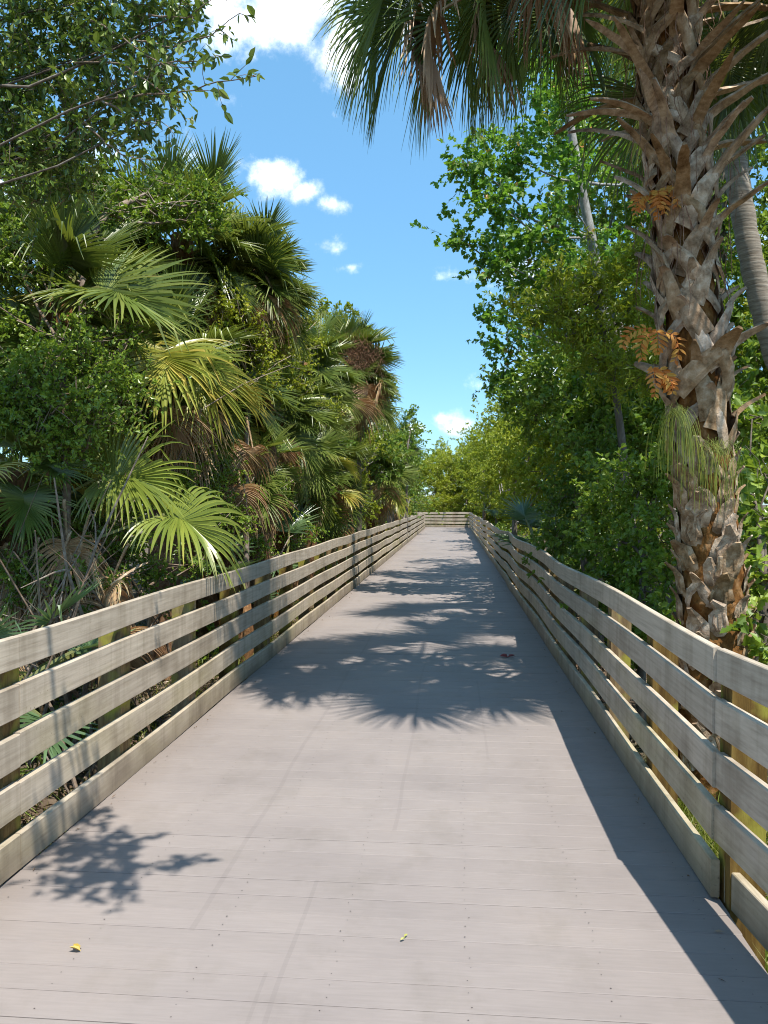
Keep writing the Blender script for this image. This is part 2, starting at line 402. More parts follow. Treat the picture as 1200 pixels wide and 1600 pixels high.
def deck_mat():
    m, n, l = mat_new('composite_deck')
    g = n.new('ShaderNodeNewGeometry').outputs['Position']
    oi = n.new('ShaderNodeObjectInfo')
    gr = noise(n, l, g, 26, 5, .65, (.25, 3, 1))
    bl = noise(n, l, g, .9, 5, .6)
    bl2 = noise(n, l, g, 3.5, 6, .65, (1, .6, 1))
    r = ramp(n, [(.2, (.232, .202, .186)), (.5, (.257, .223, .206)), (.8, (.281, .245, .227))]); l.new(gr, r.inputs[0])
    d = ramp(n, [(.30, (.86, .86, .87)), (.55, (1, 1, 1)), (.75, (1.05, 1.03, 1.0))]); l.new(bl, d.inputs[0])
    k = n.new('ShaderNodeMix'); k.data_type = 'RGBA'; k.blend_type = 'MULTIPLY'; k.inputs[0].default_value = 1
    l.new(r.outputs[0], k.inputs[6]); l.new(d.outputs[0], k.inputs[7])
    d2 = ramp(n, [(.33, (.90, .90, .88)), (.48, (1, 1, 1))]); l.new(bl2, d2.inputs[0])
    k2 = n.new('ShaderNodeMix'); k2.data_type = 'RGBA'; k2.blend_type = 'MULTIPLY'; k2.inputs[0].default_value = .8
    l.new(k.outputs[2], k2.inputs[6]); l.new(d2.outputs[0], k2.inputs[7])
    # faint long scuff lines left by wheels
    sx = n.new('ShaderNodeSeparateXYZ'); l.new(g, sx.inputs[0])
    wob = mnode(n, l, 'MULTIPLY', mnode(n, l, 'SUBTRACT', noise(n, l, g, .5, 2), .5), .12)
    tot = None
    for x0, w, y0, y1 in ((-.60, .009, 2.0, 3.45), (-.655, .007, 2.0, 2.75), (-1.02, .012, 3.0, 11.0), (-.30, .010, 4.0, 9.0), (.22, .008, 5.2, 7.5)):
        dx = mnode(n, l, 'ABSOLUTE', mnode(n, l, 'SUBTRACT', mnode(n, l, 'ADD', sx.outputs[0], wob), x0))
        mk = mnode(n, l, 'LESS_THAN', dx, w)
        mk = mnode(n, l, 'MULTIPLY', mk, mnode(n, l, 'GREATER_THAN', sx.outputs[1], y0))
        mk = mnode(n, l, 'MULTIPLY', mk, mnode(n, l, 'LESS_THAN', sx.outputs[1], y1))
        tot = mk if tot is None else mnode(n, l, 'MAXIMUM', tot, mk)
    k3 = n.new('ShaderNodeMix'); k3.data_type = 'RGBA'; k3.blend_type = 'MULTIPLY'
    l.new(mnode(n, l, 'MULTIPLY', mnode(n, l, 'MULTIPLY', tot, bl2), .4), k3.inputs[0])
    l.new(k2.outputs[2], k3.inputs[6]); k3.inputs[7].default_value = (.62, .62, .63, 1)
    # dust and debris along the two edges
    ed = mnode(n, l, 'ABSOLUTE', mnode(n, l, 'ADD', sx.outputs[0], .43))
    er = ramp(n, [(.0, (0, 0, 0)), (1, (1, 1, 1))])
    em = n.new('ShaderNodeMapRange'); em.inputs['From Min'].default_value = 1.28; em.inputs['From Max'].default_value = 1.52
    l.new(mnode(n, l, 'ADD', ed, mnode(n, l, 'MULTIPLY', mnode(n, l, 'SUBTRACT', bl2, .5), .25)), em.inputs['Value'])
    k4 = n.new('ShaderNodeMix'); k4.data_type = 'RGBA'; l.new(mnode(n, l, 'MULTIPLY', em.outputs[0], .55), k4.inputs[0])
    l.new(k3.outputs[2], k4.inputs[6]); k4.inputs[7].default_value = (.20, .165, .14, 1)
    hv = n.new('ShaderNodeHueSaturation'); l.new(k4.outputs[2], hv.inputs['Color'])
    l.new(mnode(n, l, 'ADD', .975, mnode(n, l, 'MULTIPLY', oi.outputs['Random'], .05)), hv.inputs['Value'])
    p = n.new('ShaderNodeBsdfPrincipled'); p.inputs['Roughness'].default_value = .62; p.inputs['Specular IOR Level'].default_value = .25
    l.new(hv.outputs[0], p.inputs['Base Color'])
    b = n.new('ShaderNodeBump'); b.inputs['Strength'].default_value = .06; b.inputs['Distance'].default_value = .002
    l.new(gr, b.inputs['Height']); l.new(b.outputs[0], p.inputs['Normal'])
    o = n.new('ShaderNodeOutputMaterial'); l.new(p.outputs[0], o.inputs[0])
    return m
M['deck'] = deck_mat()

def ground_mat():
    m, n, l = mat_new('forest_floor')
    g = n.new('ShaderNodeNewGeometry').outputs['Position']
    f = noise(n, l, g, 7, 8, .7); f2 = noise(n, l, g, .35, 4, .6)
    r = ramp(n, [(.28, (.035, .024, .015)), (.5, (.10, .07, .045)), (.72, (.21, .16, .11))]); l.new(f, r.inputs[0])
    k = n.new('ShaderNodeMix'); k.data_type = 'RGBA'
    mk = ramp(n, [(.5, (0, 0, 0)), (.68, (.8, .8, .8))]); l.new(f2, mk.inputs[0]); l.new(mk.outputs[0], k.inputs[0])
    l.new(r.outputs[0], k.inputs[6]); k.inputs[7].default_value = (.05, .075, .02, 1)
    p = n.new('ShaderNodeBsdfPrincipled'); p.inputs['Roughness'].default_value = .95
    l.new(k.outputs[2], p.inputs['Base Color'])
    b = n.new('ShaderNodeBump'); b.inputs['Strength'].default_value = .8; b.inputs['Distance'].default_value = .06
    l.new(f, b.inputs['Height']); l.new(b.outputs[0], p.inputs['Normal'])
    o = n.new('ShaderNodeOutputMaterial'); l.new(p.outputs[0], o.inputs[0])
    return m
M['ground'] = ground_mat()
def plain(name, col, rough=.6):
    m, n, l = mat_new(name)
    p = n.new('ShaderNodeBsdfPrincipled'); p.inputs['Roughness'].default_value = rough
    f = noise(n, l, n.new('ShaderNodeTexCoord').outputs['Object'], 40, 3)
    r = ramp(n, [(.3, tuple(c * .75 for c in col)), (.7, tuple(min(1, c * 1.2) for c in col))]); l.new(f, r.inputs[0])
    l.new(r.outputs[0], p.inputs['Base Color'])
    o = n.new('ShaderNodeOutputMaterial'); l.new(p.outputs[0], o.inputs[0])
    return m
M['screw'] = plain('screw_head', (.07, .055, .05), .5)
M['timber'] = plain('underdeck_timber', (.12, .08, .045), .8)

# ------------------------------------------------------------------ ground
GZ = -0.48
def ground_z(x, y):
    return GZ + 0.07 * math.sin(x * 1.3 + .4 * y) + 0.06 * math.sin(y * .9 - x * .5) - (.1 if -2.2 < x < 1.3 else 0) + .38 * min(1, max(0, (-2.3 - x) / 1.3)) * (1 if y > 0 and x > -9 else 0)
g = MB()
ax = np.concatenate((-np.geomspace(900, 14, 14), np.linspace(-12, 12, 49), np.geomspace(14, 900, 14)))
ay = np.concatenate((-np.geomspace(900, 8, 10), np.linspace(-6, 66, 100), np.geomspace(70, 1500, 14)))
gx, gy = np.meshgrid(ax, ay, indexing='ij')
gz = np.vectorize(ground_z)(gx, gy)
ni, nj = gx.shape
ii, jj = np.meshgrid(np.arange(ni - 1), np.arange(nj - 1), indexing='ij')
gf = np.stack((ii * nj + jj, (ii + 1) * nj + jj, (ii + 1) * nj + jj + 1, ii * nj + jj + 1), -1).reshape(-1, 4)
g.add(np.stack((gx, gy, gz), -1), gf)
go = link('ground', g.mesh('ground', [M['ground']], True)); go['kind'] = 'structure'

# ------------------------------------------------------------------ boardwalk
XL, XR = -1.95, 1.10          # deck edges
PITCH = 0.1425
Y_END = 57.2
def box(mb, a, b, mat=0, tint=.5):
    x0, y0, z0 = a; x1, y1, z1 = b
    v = [(x0, y0, z0), (x1, y0, z0), (x1, y1, z0), (x0, y1, z0), (x0, y0, z1), (x1, y0, z1), (x1, y1, z1), (x0, y1, z1)]
    mb.add(v, [(0, 3, 2, 1), (4, 5, 6, 7), (0, 1, 5, 4), (1, 2, 6, 5), (2, 3, 7, 6), (3, 0, 4, 7)], mat, tint)
sub = MB()
for x in np.linspace(XL + .1, XR - .1, 7):
    box(sub, (x - .025, -2.6, -.26), (x + .025, Y_END, -.032))
for y in np.arange(-2, Y_END, 2.44):
    box(sub, (XL + .02, y, -.46), (XR - .02, y + .09, -.262))
    for x in (XL + .3, XR - .4):
        box(sub, (x, y - .02, -1.0), (x + .14, y + .12, -.46))
walk = link('boardwalk', sub.mesh('boardwalk_frame', [M['timber']])); walk['kind'] = 'structure'
def plank_mesh(x0, x1):
    mb = MB(); c = .0025; w = .1394; t = .026
    prof = [(0, -t), (0, -c), (c, 0), (w - c, 0), (w, -c), (w, -t)]
    v = [(x, p, q) for x in (x0, x1) for p, q in prof]
    f4 = [(k, k + 1, k + 7, k + 6) for k in range(5)]
    mb.add(v, f4)
    return mb.mesh('plank', [M['deck']])
prng = random.Random(5)
pvar = [plank_mesh(XL + prng.uniform(-.006, .006), XR + prng.uniform(-.006, .006)) for _ in range(5)]
y = -2.4; k = 0
rest = MB()
while y < Y_END - .1:
    if k < 300:
        o = link('plank', pvar[prng.randrange(5)], walk, (0, y, prng.uniform(-.0012, .0012)))
        o.rotation_euler = (prng.uniform(-.003, .003), prng.uniform(-.0004, .0004), prng.uniform(-.0004, .0004))
    else:
        box(rest, (XL, y, -.026), (XR, y + .1385, prng.uniform(-.001, .001)))
    y += PITCH; k += 1
y = 54.0
while y < Y_END - .1:                      # the walk turns off at its far end
    box(rest, (-9, y, -.028), (XL - .004, y + .1385, prng.uniform(-.002, 0))); y += PITCH
ro = link('far_plank', rest.mesh('far_planks', [M['deck']]), walk); ro['kind'] = 'stuff'
sc = MB(); a8 = np.arange(6) / 6 * 2 * np.pi
y = 1.2
y = -2.4 + PITCH * 24
while y < 20:
    for x in np.linspace(XL + .1, XR - .1, 7):
        for q in (.032, .105):
            if prng.random() < .06: continue
            cx, cy = x + prng.uniform(-.012, .012), y + q + prng.uniform(-.008, .008)
            rr = prng.uniform(.0018, .0031)
            sc.add(np.stack((cx + rr * np.cos(a8), cy + rr * np.sin(a8), np.full(6, .0026)), -1), [range(6)])
    y += PITCH
s_o = link('screw_head', sc.mesh('screw_heads', [M['screw']]), walk); s_o['kind'] = 'stuff'

# ------------------------------------------------------------------ railings
JOINT0, BOARD, BAY = 3.42, 4.95, 1.2375
RAILS = ((1.06, .142), (.845, .148), (.62, .150), (.395, .150), (.162, .158))   # top, height
def railing(name, label, p0, dirv, out, length, offs, rng, y0off=0.0, kick_step=False):
    """p0: start on the deck edge, dirv along, out = outward; offs(s,z)-> outward offset of the boards' inner face"""
    root = thing(name, label, 'railing', (float(p0[0]), float(p0[1]), 0))
    P0 = np.array((0., 0., 0.)); dv = np.array(dirv, float); ov = np.array(out, float)
    s0 = y0off
    joints = [s0]
    while joints[-1] < length - .3: joints.append(min(joints[-1] + BOARD, length))
    for bi in range(len(joints) - 1):
        a, b = joints[bi] + .002, joints[bi + 1] - .002
        for ri, (top, h) in enumerate(RAILS):
            mb = MB(); n = max(3, int((b - a) / .3) + 1)
            ss = np.linspace(a, b, n); dz = rng.uniform(-.004, .004); dt = rng.uniform(-.003, .003)
            ring = []
            th = .036; c = .004
            for s in ss:
                zt = top + dz + .006 * math.sin(s * 1.7 + ri); zb = zt - h
                off_t, off_b = offs(s, zt) + dt, offs(s, zb) + dt
                prof = [(off_t + c, zt), (off_t, zt - c), (off_b, zb + c), (off_b + c, zb), (off_b + th - c, zb), (off_b + th, zb + c), (off_t + th, zt - c), (off_t + th - c, zt)]
                if ri == 4 and kick_step and bi == 0: prof = [(p + .04, q - .02) for p, q in prof]
                ring.append([P0 + dv * s + ov * p + np.array((0, 0, q)) for p, q in prof])
            ring = np.array(ring)
            i, j = np.meshgrid(np.arange(n - 1), np.arange(8), indexing='ij'); j2 = (j + 1) % 8
            f = np.stack((i * 8 + j, (i + 1) * 8 + j, (i + 1) * 8 + j2, i * 8 + j2), -1).reshape(-1, 4)
            mb.add(ring.reshape(-1, 3), f)
            e = MB
            mb.f.append(np.array([list(range(8)), [(n - 1) * 8 + q for q in range(7, -1, -1)]])); mb.m.append(np.zeros(2, int))
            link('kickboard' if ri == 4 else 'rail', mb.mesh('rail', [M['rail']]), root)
    s = s0
    while s <= length + .01:
        mb = MB(); w = .07
        sp = min(max(s, s0 + .09), length - .08) if s > length - .1 else s
        zz = (GZ - .25, .2, .62, .95)
        ring = []
        dd = rng.uniform(-.015, .015)
        for z in zz:
            o0 = offs(sp, max(z, 0)) + .041 + (.045 if kick_step and s < s0 + .1 and z < .2 else 0)
            for u, q in ((-w, 0), (w, 0), (w, .14), (-w, .14)):
                ring.append(P0 + dv * (sp + u + dd * z) + ov * (o0 + q) + np.array((0, 0, z)))
        n = 4
        i, j = np.meshgrid(np.arange(n - 1), np.arange(4), indexing='ij'); j2 = (j + 1) % 4
        f = np.stack((i * 4 + j, (i + 1) * 4 + j, (i + 1) * 4 + j2, i * 4 + j2), -1).reshape(-1, 4)
        mb.add(np.array(ring), np.concatenate((f, [[12, 13, 14, 15]])))
        link('post', mb.mesh('post', [M['post']]), root)
        s += BAY
    return root
def wobble(seed, amp, length, n_extra=0):
    r = np.random.default_rng(seed)
    xs = np.arange(-6, length + 6, BAY * 1.0)
    vs = r.normal(0, amp, len(xs))
    vs2 = r.normal(0, amp * .35, len(xs))
    def f(s, z):
        k = np.interp(s, xs, vs); k2 = np.interp(s, xs, vs2)
        # soften the kinks at the posts
        k = .5 * k + .25 * (np.interp(s - .3, xs, vs) + np.interp(s + .3, xs, vs))
        return float(k * z + k2 * .5)
    return f
wl_ = wobble(3, .016, 60); wr_ = wobble(8, .034, 60)
def off_right(s, z):
    yy = s - 3
    fl = .095 * max(0, JOINT0 - yy) + (.0 if yy > JOINT0 else .012)
    lean = 0
    for c, a, w in ((8.2, -.035, 1.3), (10.6, .035, 1.2), (13.0, -.04, 1.2), (6.0, .012, 1.2), (16.5, .04, 1.6), (20, -.04, 2)):
        lean += a * math.exp(-((yy - c) / w) ** 2)
    return -.035 + fl + lean * z + (wr_(s, z) if yy > 14 else .3 * wr_(s, z))
fr = np.random.default_rng(11)
railing('boardwalk_railing', 'weathered plank railing on shaded side with wavy boards beside the rough palm trunk', (XR, -3), (0, 1, 0), (1, 0, 0), 58.6, off_right, fr, JOINT0 + 3 - BOARD, True)
railing('boardwalk_railing', 'sunlit plank railing streaked with leaf shadows in front of the palm thicket', (XL, -3), (0, 1, 0), (-1, 0, 0), 57.0, lambda s, z: -.015 + wl_(s, z), fr, JOINT0 + 3 - BOARD)
wf_ = wobble(21, .015, 30)
ang = R(7)
railing('boardwalk_railing', 'short plank railing closing the far end where the boardwalk turns', (XR + .10, Y_END - 1.5), (-math.cos(ang), math.sin(ang), 0), (math.sin(ang), math.cos(ang), 0), 9.5, lambda s, z: wf_(s, z), fr, 0.0)

# ------------------------------------------------------------------ palms
def frond_mesh(seed, e0, mat, n=58, pet=1.15, L=1.0, spread=130, droop=1.0, curl=.5, dead=False, tint0=.35, bend=.6, split=.36, kink=.14, wmul=1.0, roll=0):
    """fan leaf on its stalk; stalk starts at the origin heading +X at elevation e0 (degrees). returns mesh, hub point"""
    rng = np.random.default_rng(seed)
    mb = MB()
    pts = [np.zeros(3)]; e = R(e0); ns = 8
    for k in range(ns):
        e -= R(bend * 38) / ns * max(.15, math.cos(e))
        pts.append(pts[-1] + np.array((math.cos(e), 0, math.sin(e))) * pet / ns)
    pts = np.array(pts)
    pts[:, 1] += np.linspace(0, 1, ns + 1) ** 2 * rng.uniform(-.12, .12)
    strap(mb, pts, np.linspace(.055, .026, ns + 1), .022, (0, 0, 1) if abs(e0) < 60 else (-1, 0, .3), 1, .55)
    hub = pts[-1]
    e -= R(14)
    # costa
    cp = [hub]; ec = e
    cl = L * .38
    for k in range(6):
        ec -= R(curl * 55) / 6
        cp.append(cp[-1] + np.array((math.cos(ec), 0, math.sin(ec))) * cl / 6)
    cp = np.array(cp)
    u = np.linspace(-1, 1, n)
    ang = R(spread) * np.sign(u) * np.abs(u) ** .95 + rng.normal(0, R(1.1), n)
    along = 1 - np.abs(u) ** .75
    ci = along * 6
    root = np.stack([np.interp(ci, np.arange(7), cp[:, q]) for q in range(3)], -1)
    ec_i = e - along * R(curl * 55)
    X = np.stack((np.cos(ec_i), 0 * ec_i, np.sin(ec_i)), -1)
    N = np.stack((-np.sin(ec_i), 0 * ec_i, np.cos(ec_i)), -1)
    Y = np.array((0, 1, 0.)) + 0 * N
    cr_, sr_ = math.cos(R(roll)), math.sin(R(roll))
    Y, N = Y * cr_ + N * sr_, N * cr_ - Y * sr_
    d = nrm(X * np.cos(ang)[:, None] + Y * np.sin(ang)[:, None] + N * (.28 * np.abs(np.sin(ang)) - (.0 if not dead else .3))[:, None])
    # blade halves fold up along the costa
    Nl = nrm(N - Y * (np.sign(u) * .35)[:, None])
    Ll = L * (1 - .38 * np.abs(u) ** 2.2) * rng.uniform(.92, 1.06, n) * (1 - .30 * along)
    S = 8
    P = root.copy(); path = [P]; ds = [d]
    kk = rng.random(n) < kink
    kpos = rng.uniform(.4, .75, n)
    dr = droop * rng.uniform(.7, 1.35, n)
    side = rng.normal(0, .12 if not dead else .28, (n, 3))
    for k in range(S):
        t = (k + .5) / S
        g = np.maximum(0, t - (.30 if not dead else .08)) ** 1.4 * dr * .85
        g = g + np.where(kk & (t > kpos), 1.5, 0)
        dd = nrm(d + np.array((0, 0, -1.)) * g[:, None] + side * t ** 2)
        P = P + dd * (Ll / S)[:, None]
        path.append(P); ds.append(dd)
    tt = np.linspace(0, 1, S + 1)
    da = 2 * R(spread) / (n - 1)
    wbase = np.minimum(tt + .12, split) * L * da * 1.45
    tap = np.where(tt > split, np.maximum(0, 1 - (tt - split) / (1 - split)) ** .8, 1)
    W = wbase * tap * wmul + .002
    if dead: W = W * .62 + .001
    A, B, C = [], [], []
    for k in range(S + 1):
        s = nrm(np.cross(ds[min(k, S)], Nl)); uu = np.cross(s, ds[k])
        w = W[k]
        fold = .30 if not dead else .5
        A.append(path[k] - s * w / 2 + uu * w * fold * .5); B.append(path[k] - uu * w * fold); C.append(path[k] + s * w / 2 + uu * w * fold * .5)
    V = np.stack((np.array(A), np.array(B), np.array(C)), 2)      # S+1, n, 3, 3
    V = V.transpose(1, 0, 2, 3).reshape(-1, 3)
    f = []
    for q in range(S):
        for c in (0, 1):
            f.append((q * 3 + c, q * 3 + c + 1, (q + 1) * 3 + c + 1, (q + 1) * 3 + c))
    f = np.array(f)
    F = (f[None] + (np.arange(n) * (S + 1) * 3)[:, None, None]).reshape(-1, 4)
    tl = np.clip(tint0 + rng.normal(0, .10, n), 0, 1)[:, None] + np.linspace(0, 1, S + 1)[None] ** 3 * rng.uniform(-.05, .45, n)[:, None]
    mb.add(V, F, 0, np.repeat(np.clip(tl, 0, 1), 3, axis=1).ravel())
    return mb.mesh('frond', [mat, M['boot'] if dead else M['petiole']]), hub

M['petiole'] = leaf_mat('palm_petiole', [(0, (.10, .12, .03)), (.5, (.19, .20, .06)), (1, (.30, .27, .10))], .45, .5, .05)
FR = {}
for cls, e0, kw in (('up', 78, dict(droop=.25, curl=.15, spread=95, bend=.25)), ('high', 52, dict(droop=.5, curl=.5)), ('mid', 24, dict(droop=.8, curl=.7)),
                    ('flat', 2, dict(droop=1.1, curl=.8)), ('low', -28, dict(droop=1.4, curl=.7)), ('hang', -55, dict(droop=1.9, curl=.5))):
    FR[cls] = [frond_mesh(100 * len(FR) + q, e0, M['palm'], **kw) for q in range(3)]
for cls, e0, kw in (('cup', 80, dict(droop=.15, curl=.1, spread=95, bend=.2)), ('chigh', 56, dict(droop=.3, curl=.35)), ('cmid', 30, dict(droop=.5, curl=.5)),
                    ('cflat', 4, dict(droop=.8, curl=.6)), ('clow', -26, dict(droop=1.2, curl=.6)), ('chang', -55, dict(droop=1.7, curl=.5))):
    FR[cls] = [frond_mesh(2000 + 100 * len(FR) + q, e0, M['palm'], pet=.62, L=1.0, tint0=(.25, .38, .5, .33)[q], roll=(-32, 0, 32, 12)[q], **kw) for q in range(4)]
FR['cdead'] = [frond_mesh(2900 + q, -40 - 10 * q, M['dead'], n=44, pet=.55, L=1.0, droop=3.0, curl=.9, spread=110, dead=True, tint0=.5, kink=.2) for q in range(4)]
FR['cyellow'] = [frond_mesh(2950 + q, (15, -20, 35)[q], M['palm_yellow'], pet=.75, L=1.0, droop=1.7, curl=.8, tint0=.6, kink=.2) for q in range(3)]
FR['dead'] = [frond_mesh(900 + q, -48 - 9 * q, M['dead'], n=40, droop=3.2, curl=.9, spread=105, dead=True, tint0=.45, kink=.2) for q in range(4)]
FR['yellow'] = [frond_mesh(950 + q, (10, -25, 30)[q], M['palm_yellow'], droop=1.6, curl=.8, tint0=.55, kink=.2) for q in range(3)]
FR['pup'] = [frond_mesh(970 + q, (70, 45, 25, 5)[q], M['palm_blue'], n=22, pet=.75, L=.62, droop=.25, curl=.2, spread=100, split=.3, kink=.05, wmul=.9) for q in range(4)]

def add_frond(root, cls, loc, az, rng, sc=1.0, var=None, tilt=.09):
    me, hub = FR[cls][rng.integers(len(FR[cls])) if var is None else var]
    return link('frond', me, root, loc, rot=(rng.normal(0, tilt), rng.normal(0, tilt), az), scale=(sc, sc * rng.uniform(.92, 1.05), sc))

def palm(label, crown, seed, sc=1.0, n_live=22, n_dead=6, base=None, tr=.17, group=None, yellow=2, skip=None, name='palm_tree', trunk=True, hang=True, skirt=0.0):
    rng = np.random.default_rng(seed)
    cx, cy, cz = crown
    bx, by = (cx, cy) if base is None else base
    bz = ground_z(bx, by)
    root = thing(name, label, 'palm', (bx, by, bz), group)
    c = np.array((cx - bx, cy - by, cz - bz))
    if trunk:
        mb = MB(); t = np.linspace(0, 1, 14)
        P = np.outer(t, c) + np.outer(np.sin(t * np.pi) * .12, (rng.normal(), rng.normal(), 0))
        P[0, 2] -= .15
        tube(mb, P, tr * (1.12 - .25 * t), 12, 0, np.repeat(rng.uniform(.2, .7, 14), 12), .07, rng)
        link('trunk', mb.mesh('trunk', [M['trunk']], True), root)
    C = 'c'; sc = sc * .74; n_live = int(n_live * 1.3)
    seq = ['up'] * 2 + ['high'] * 5 + ['mid'] * 6 + ['flat'] * 5 + ['low'] * 4 + (['hang'] * 3 if hang else [])
    if skirt: seq = ['up'] * 2 + ['high'] * 6 + ['mid'] * 8 + ['flat'] * 5
    k = 0
    for q in range(n_live):
        cls = seq[int(q / n_live * len(seq))]
        azm = q * 2.39996 + rng.normal(0, .25) + seed
        if skip and skip(azm % (2 * math.pi), cls): continue
        o = c + np.array((math.cos(azm) * tr * .7, math.sin(azm) * tr * .7, -.02 * q * sc - .0))
        reach = {'up': .6, 'high': 1.1, 'mid': 1.4, 'flat': 1.4, 'low': 1.2, 'hang': .9}[cls] * sc
        hz = cz + {'up': 1.4, 'high': 1.1, 'mid': .4, 'flat': -.3, 'low': -1.0, 'hang': -1.3}[cls] * sc
        if cx < 0 and hz < 3.2 and cx + math.cos(azm) * reach > XL - .15: continue
        if q >= n_live - yellow: cls = 'yellow'
        add_frond(root, C + cls, o, azm, rng, sc * rng.uniform(.88, 1.1))
    for q in range(n_dead):
        azm = q * 2.2 + rng.normal(0, .4) + seed * .7
        o = c + np.array((math.cos(azm) * tr * .9, math.sin(azm) * tr * .9, -.30 * sc - rng.uniform(0, .45) + skirt))
        if cx < 0 and cz < 4 and cx + math.cos(azm) * 1.1 * sc > XL - .1: continue
        add_frond(root, 'cdead', o, azm, rng, sc * rng.uniform(.8, 1.05))
    return root

def P3(px, py, D):
    v = at(px, py, D); return (float(v[0]), float(v[1]), float(v[2]))
# left thicket
palm('palm with broad sunlit fan leaves half buried in vines left of the sunlit railing', P3(85, 465, 7.6), 1, 1.05, 24, 5)
palm('tallest palm of the left thicket with upright leaves and vine-wrapped crown', P3(285, 370, 10.2), 2, .98, 36, 8)
palm('palm with a brown skirt of dead leaves leaning out against the sky', P3(392, 425, 11.2), 3, .80, 44, 30, yellow=1, skirt=.15)
palm('palm with tangled brown flower stalks and shaggy dead skirt further down the boardwalk', P3(545, 565, 20), 4, 1.15, 46, 36, yellow=0, skirt=.2)
palm('small far palm with spiky crown beside the pale cloud', P3(622, 700, 38), 5, 1.2, 26, 6, yellow=3)
palm('low palm with dense overlapping leaves under the leaning brown-skirted palm', P3(425, 640, 13), 6, .95, 36, 14, yellow=3)
palm('low palm with drooping yellow-green leaf behind the middle of sunlit railing', P3(255, 575, 8.8), 7, .92, 22, 6, yellow=5)
palm('palm with pale dead leaves hanging low between two leafier palms', P3(380, 735, 11), 8, .82, 18, 20, yellow=2, skirt=.15)
palm('dark palm with fan leaves touching the sunlit railing far down', P3(500, 735, 18), 9, 1.1, 34, 10, yellow=2)
palm('yellowish shaggy palm just before the far bend on the left', P3(585, 735, 29), 10, 1.4, 34, 14, yellow=12)
palm('shaded palm with limp yellow leaves at the left edge of thicket', P3(15, 735, 6.6), 12, .72, 16, 9, yellow=6)
palm('palm crown filling the gap between the tall palms of left thicket', P3(475, 570, 17.0), 13, 1.05, 32, 16, yellow=1, skirt=.1)
palm('palm standing behind the vine-covered palm in the left thicket', P3(170, 430, 10.5), 14, 1.0, 28, 6, yellow=3)
palm('palm with drooping leaves between the yellow-leaved palm and dense low palm', P3(330, 590, 10.8), 15, .95, 30, 10, yellow=4)
palm('palm low in the thicket with leaves arching toward the sunlit railing', P3(465, 690, 15), 16, 1.0, 30, 12, yellow=3)

# young palm with two big bright leaves reaching over the sunlit railing
rng = np.random.default_rng(77)
bp = at(60, 900, 6.2); bz = ground_z(bp[0], bp[1])
yp = thing('young_palm', 'young stemless palm with two big bright leaves reaching over sunlit railing', 'palm', (float(bp[0]), float(bp[1]), bz))
def frond_to(root, cls, var, hubpx, az_deg, sc=1.0):
    me, hub = FR[cls][var]
    h = at(*hubpx); a = R(az_deg)
    hw = np.array((hub[0] * math.cos(a) - hub[1] * math.sin(a), hub[0] * math.sin(a) + hub[1] * math.cos(a), hub[2])) * sc
    return link('frond', me, root, h - hw - np.array(root.location), rot=(0, 0, a), scale=(sc, sc, sc))
FR['bright'] = [frond_mesh(991, 38, M['palm_yellow'], n=54, pet=1.5, L=.95, droop=1.5, curl=.7, tint0=.12, kink=.25, bend=.35, roll=55, wmul=.8, split=.42),
                frond_mesh(992, 30, M['palm_yellow'], n=54, pet=1.6, L=.95, droop=2.8, curl=1.0, tint0=.3, kink=.25, bend=.35, roll=30, wmul=.8, split=.42)]
frond_to(yp, 'bright', 0, (166, 742, 6.6), 2, .8)
frond_to(yp, 'bright', 1, (258, 805, 6.5), 6, .84)
for q in range(5): add_frond(yp, 'low' if q % 2 else 'dead', (rng.normal(0, .1), rng.normal(0, .1), .35), 1.4 + q * 1.1, rng, .7)

for q, (px_, py_) in enumerate(((60, 840), (120, 870), (30, 790), (160, 900), (90, 930), (20, 900), (200, 850), (140, 800), (70, 890), (180, 930), (110, 830), (10, 850), (50, 960), (230, 880), (100, 780), (0, 940))):
    c_ = at(px_, py_, 6.3) - np.array(yp.location)
    add_frond(yp, 'cdead', c_, rng.uniform(2.0, 5.2), rng, .62, tilt=.3)
def flower_tangle(px, py, D, seed, r):
    rng = np.random.default_rng(seed); mb = MB(); c = at(px, py, D)
    for q in range(60):
        d = nrm(rng.normal(0, 1, 3)) * r * rng.uniform(.5, 1); e = d + rng.normal(0, .25, 3) * r - np.array((0, 0, .3 * r))
        tube(mb, [np.zeros(3), d * .5 + rng.normal(0, .1, 3) * r, d, e], [.006, .005, .004, .003], 3, 0, rng.uniform(.3, .8), cap=False)
        for w in range(4):
            g_ = d + rng.normal(0, .3, 3) * r; tube(mb, [d, (d + g_) / 2 + rng.normal(0, .08, 3) * r, g_], [.004, .003, .002], 3, 0, .6, cap=False)
    return mb.mesh('flower_stalk', [M['fibre']]), c
shag = [o_ for o_ in COL.objects if str(o_.get('label', '')).startswith('palm with tangled brown')][0]
for px_, py_ in ((548, 553), (575, 565)):
    me_, c_ = flower_tangle(px_, py_, 19.2, px_, .5)
    link('flower_stalk', me_, shag, c_ - np.array(shag.location))

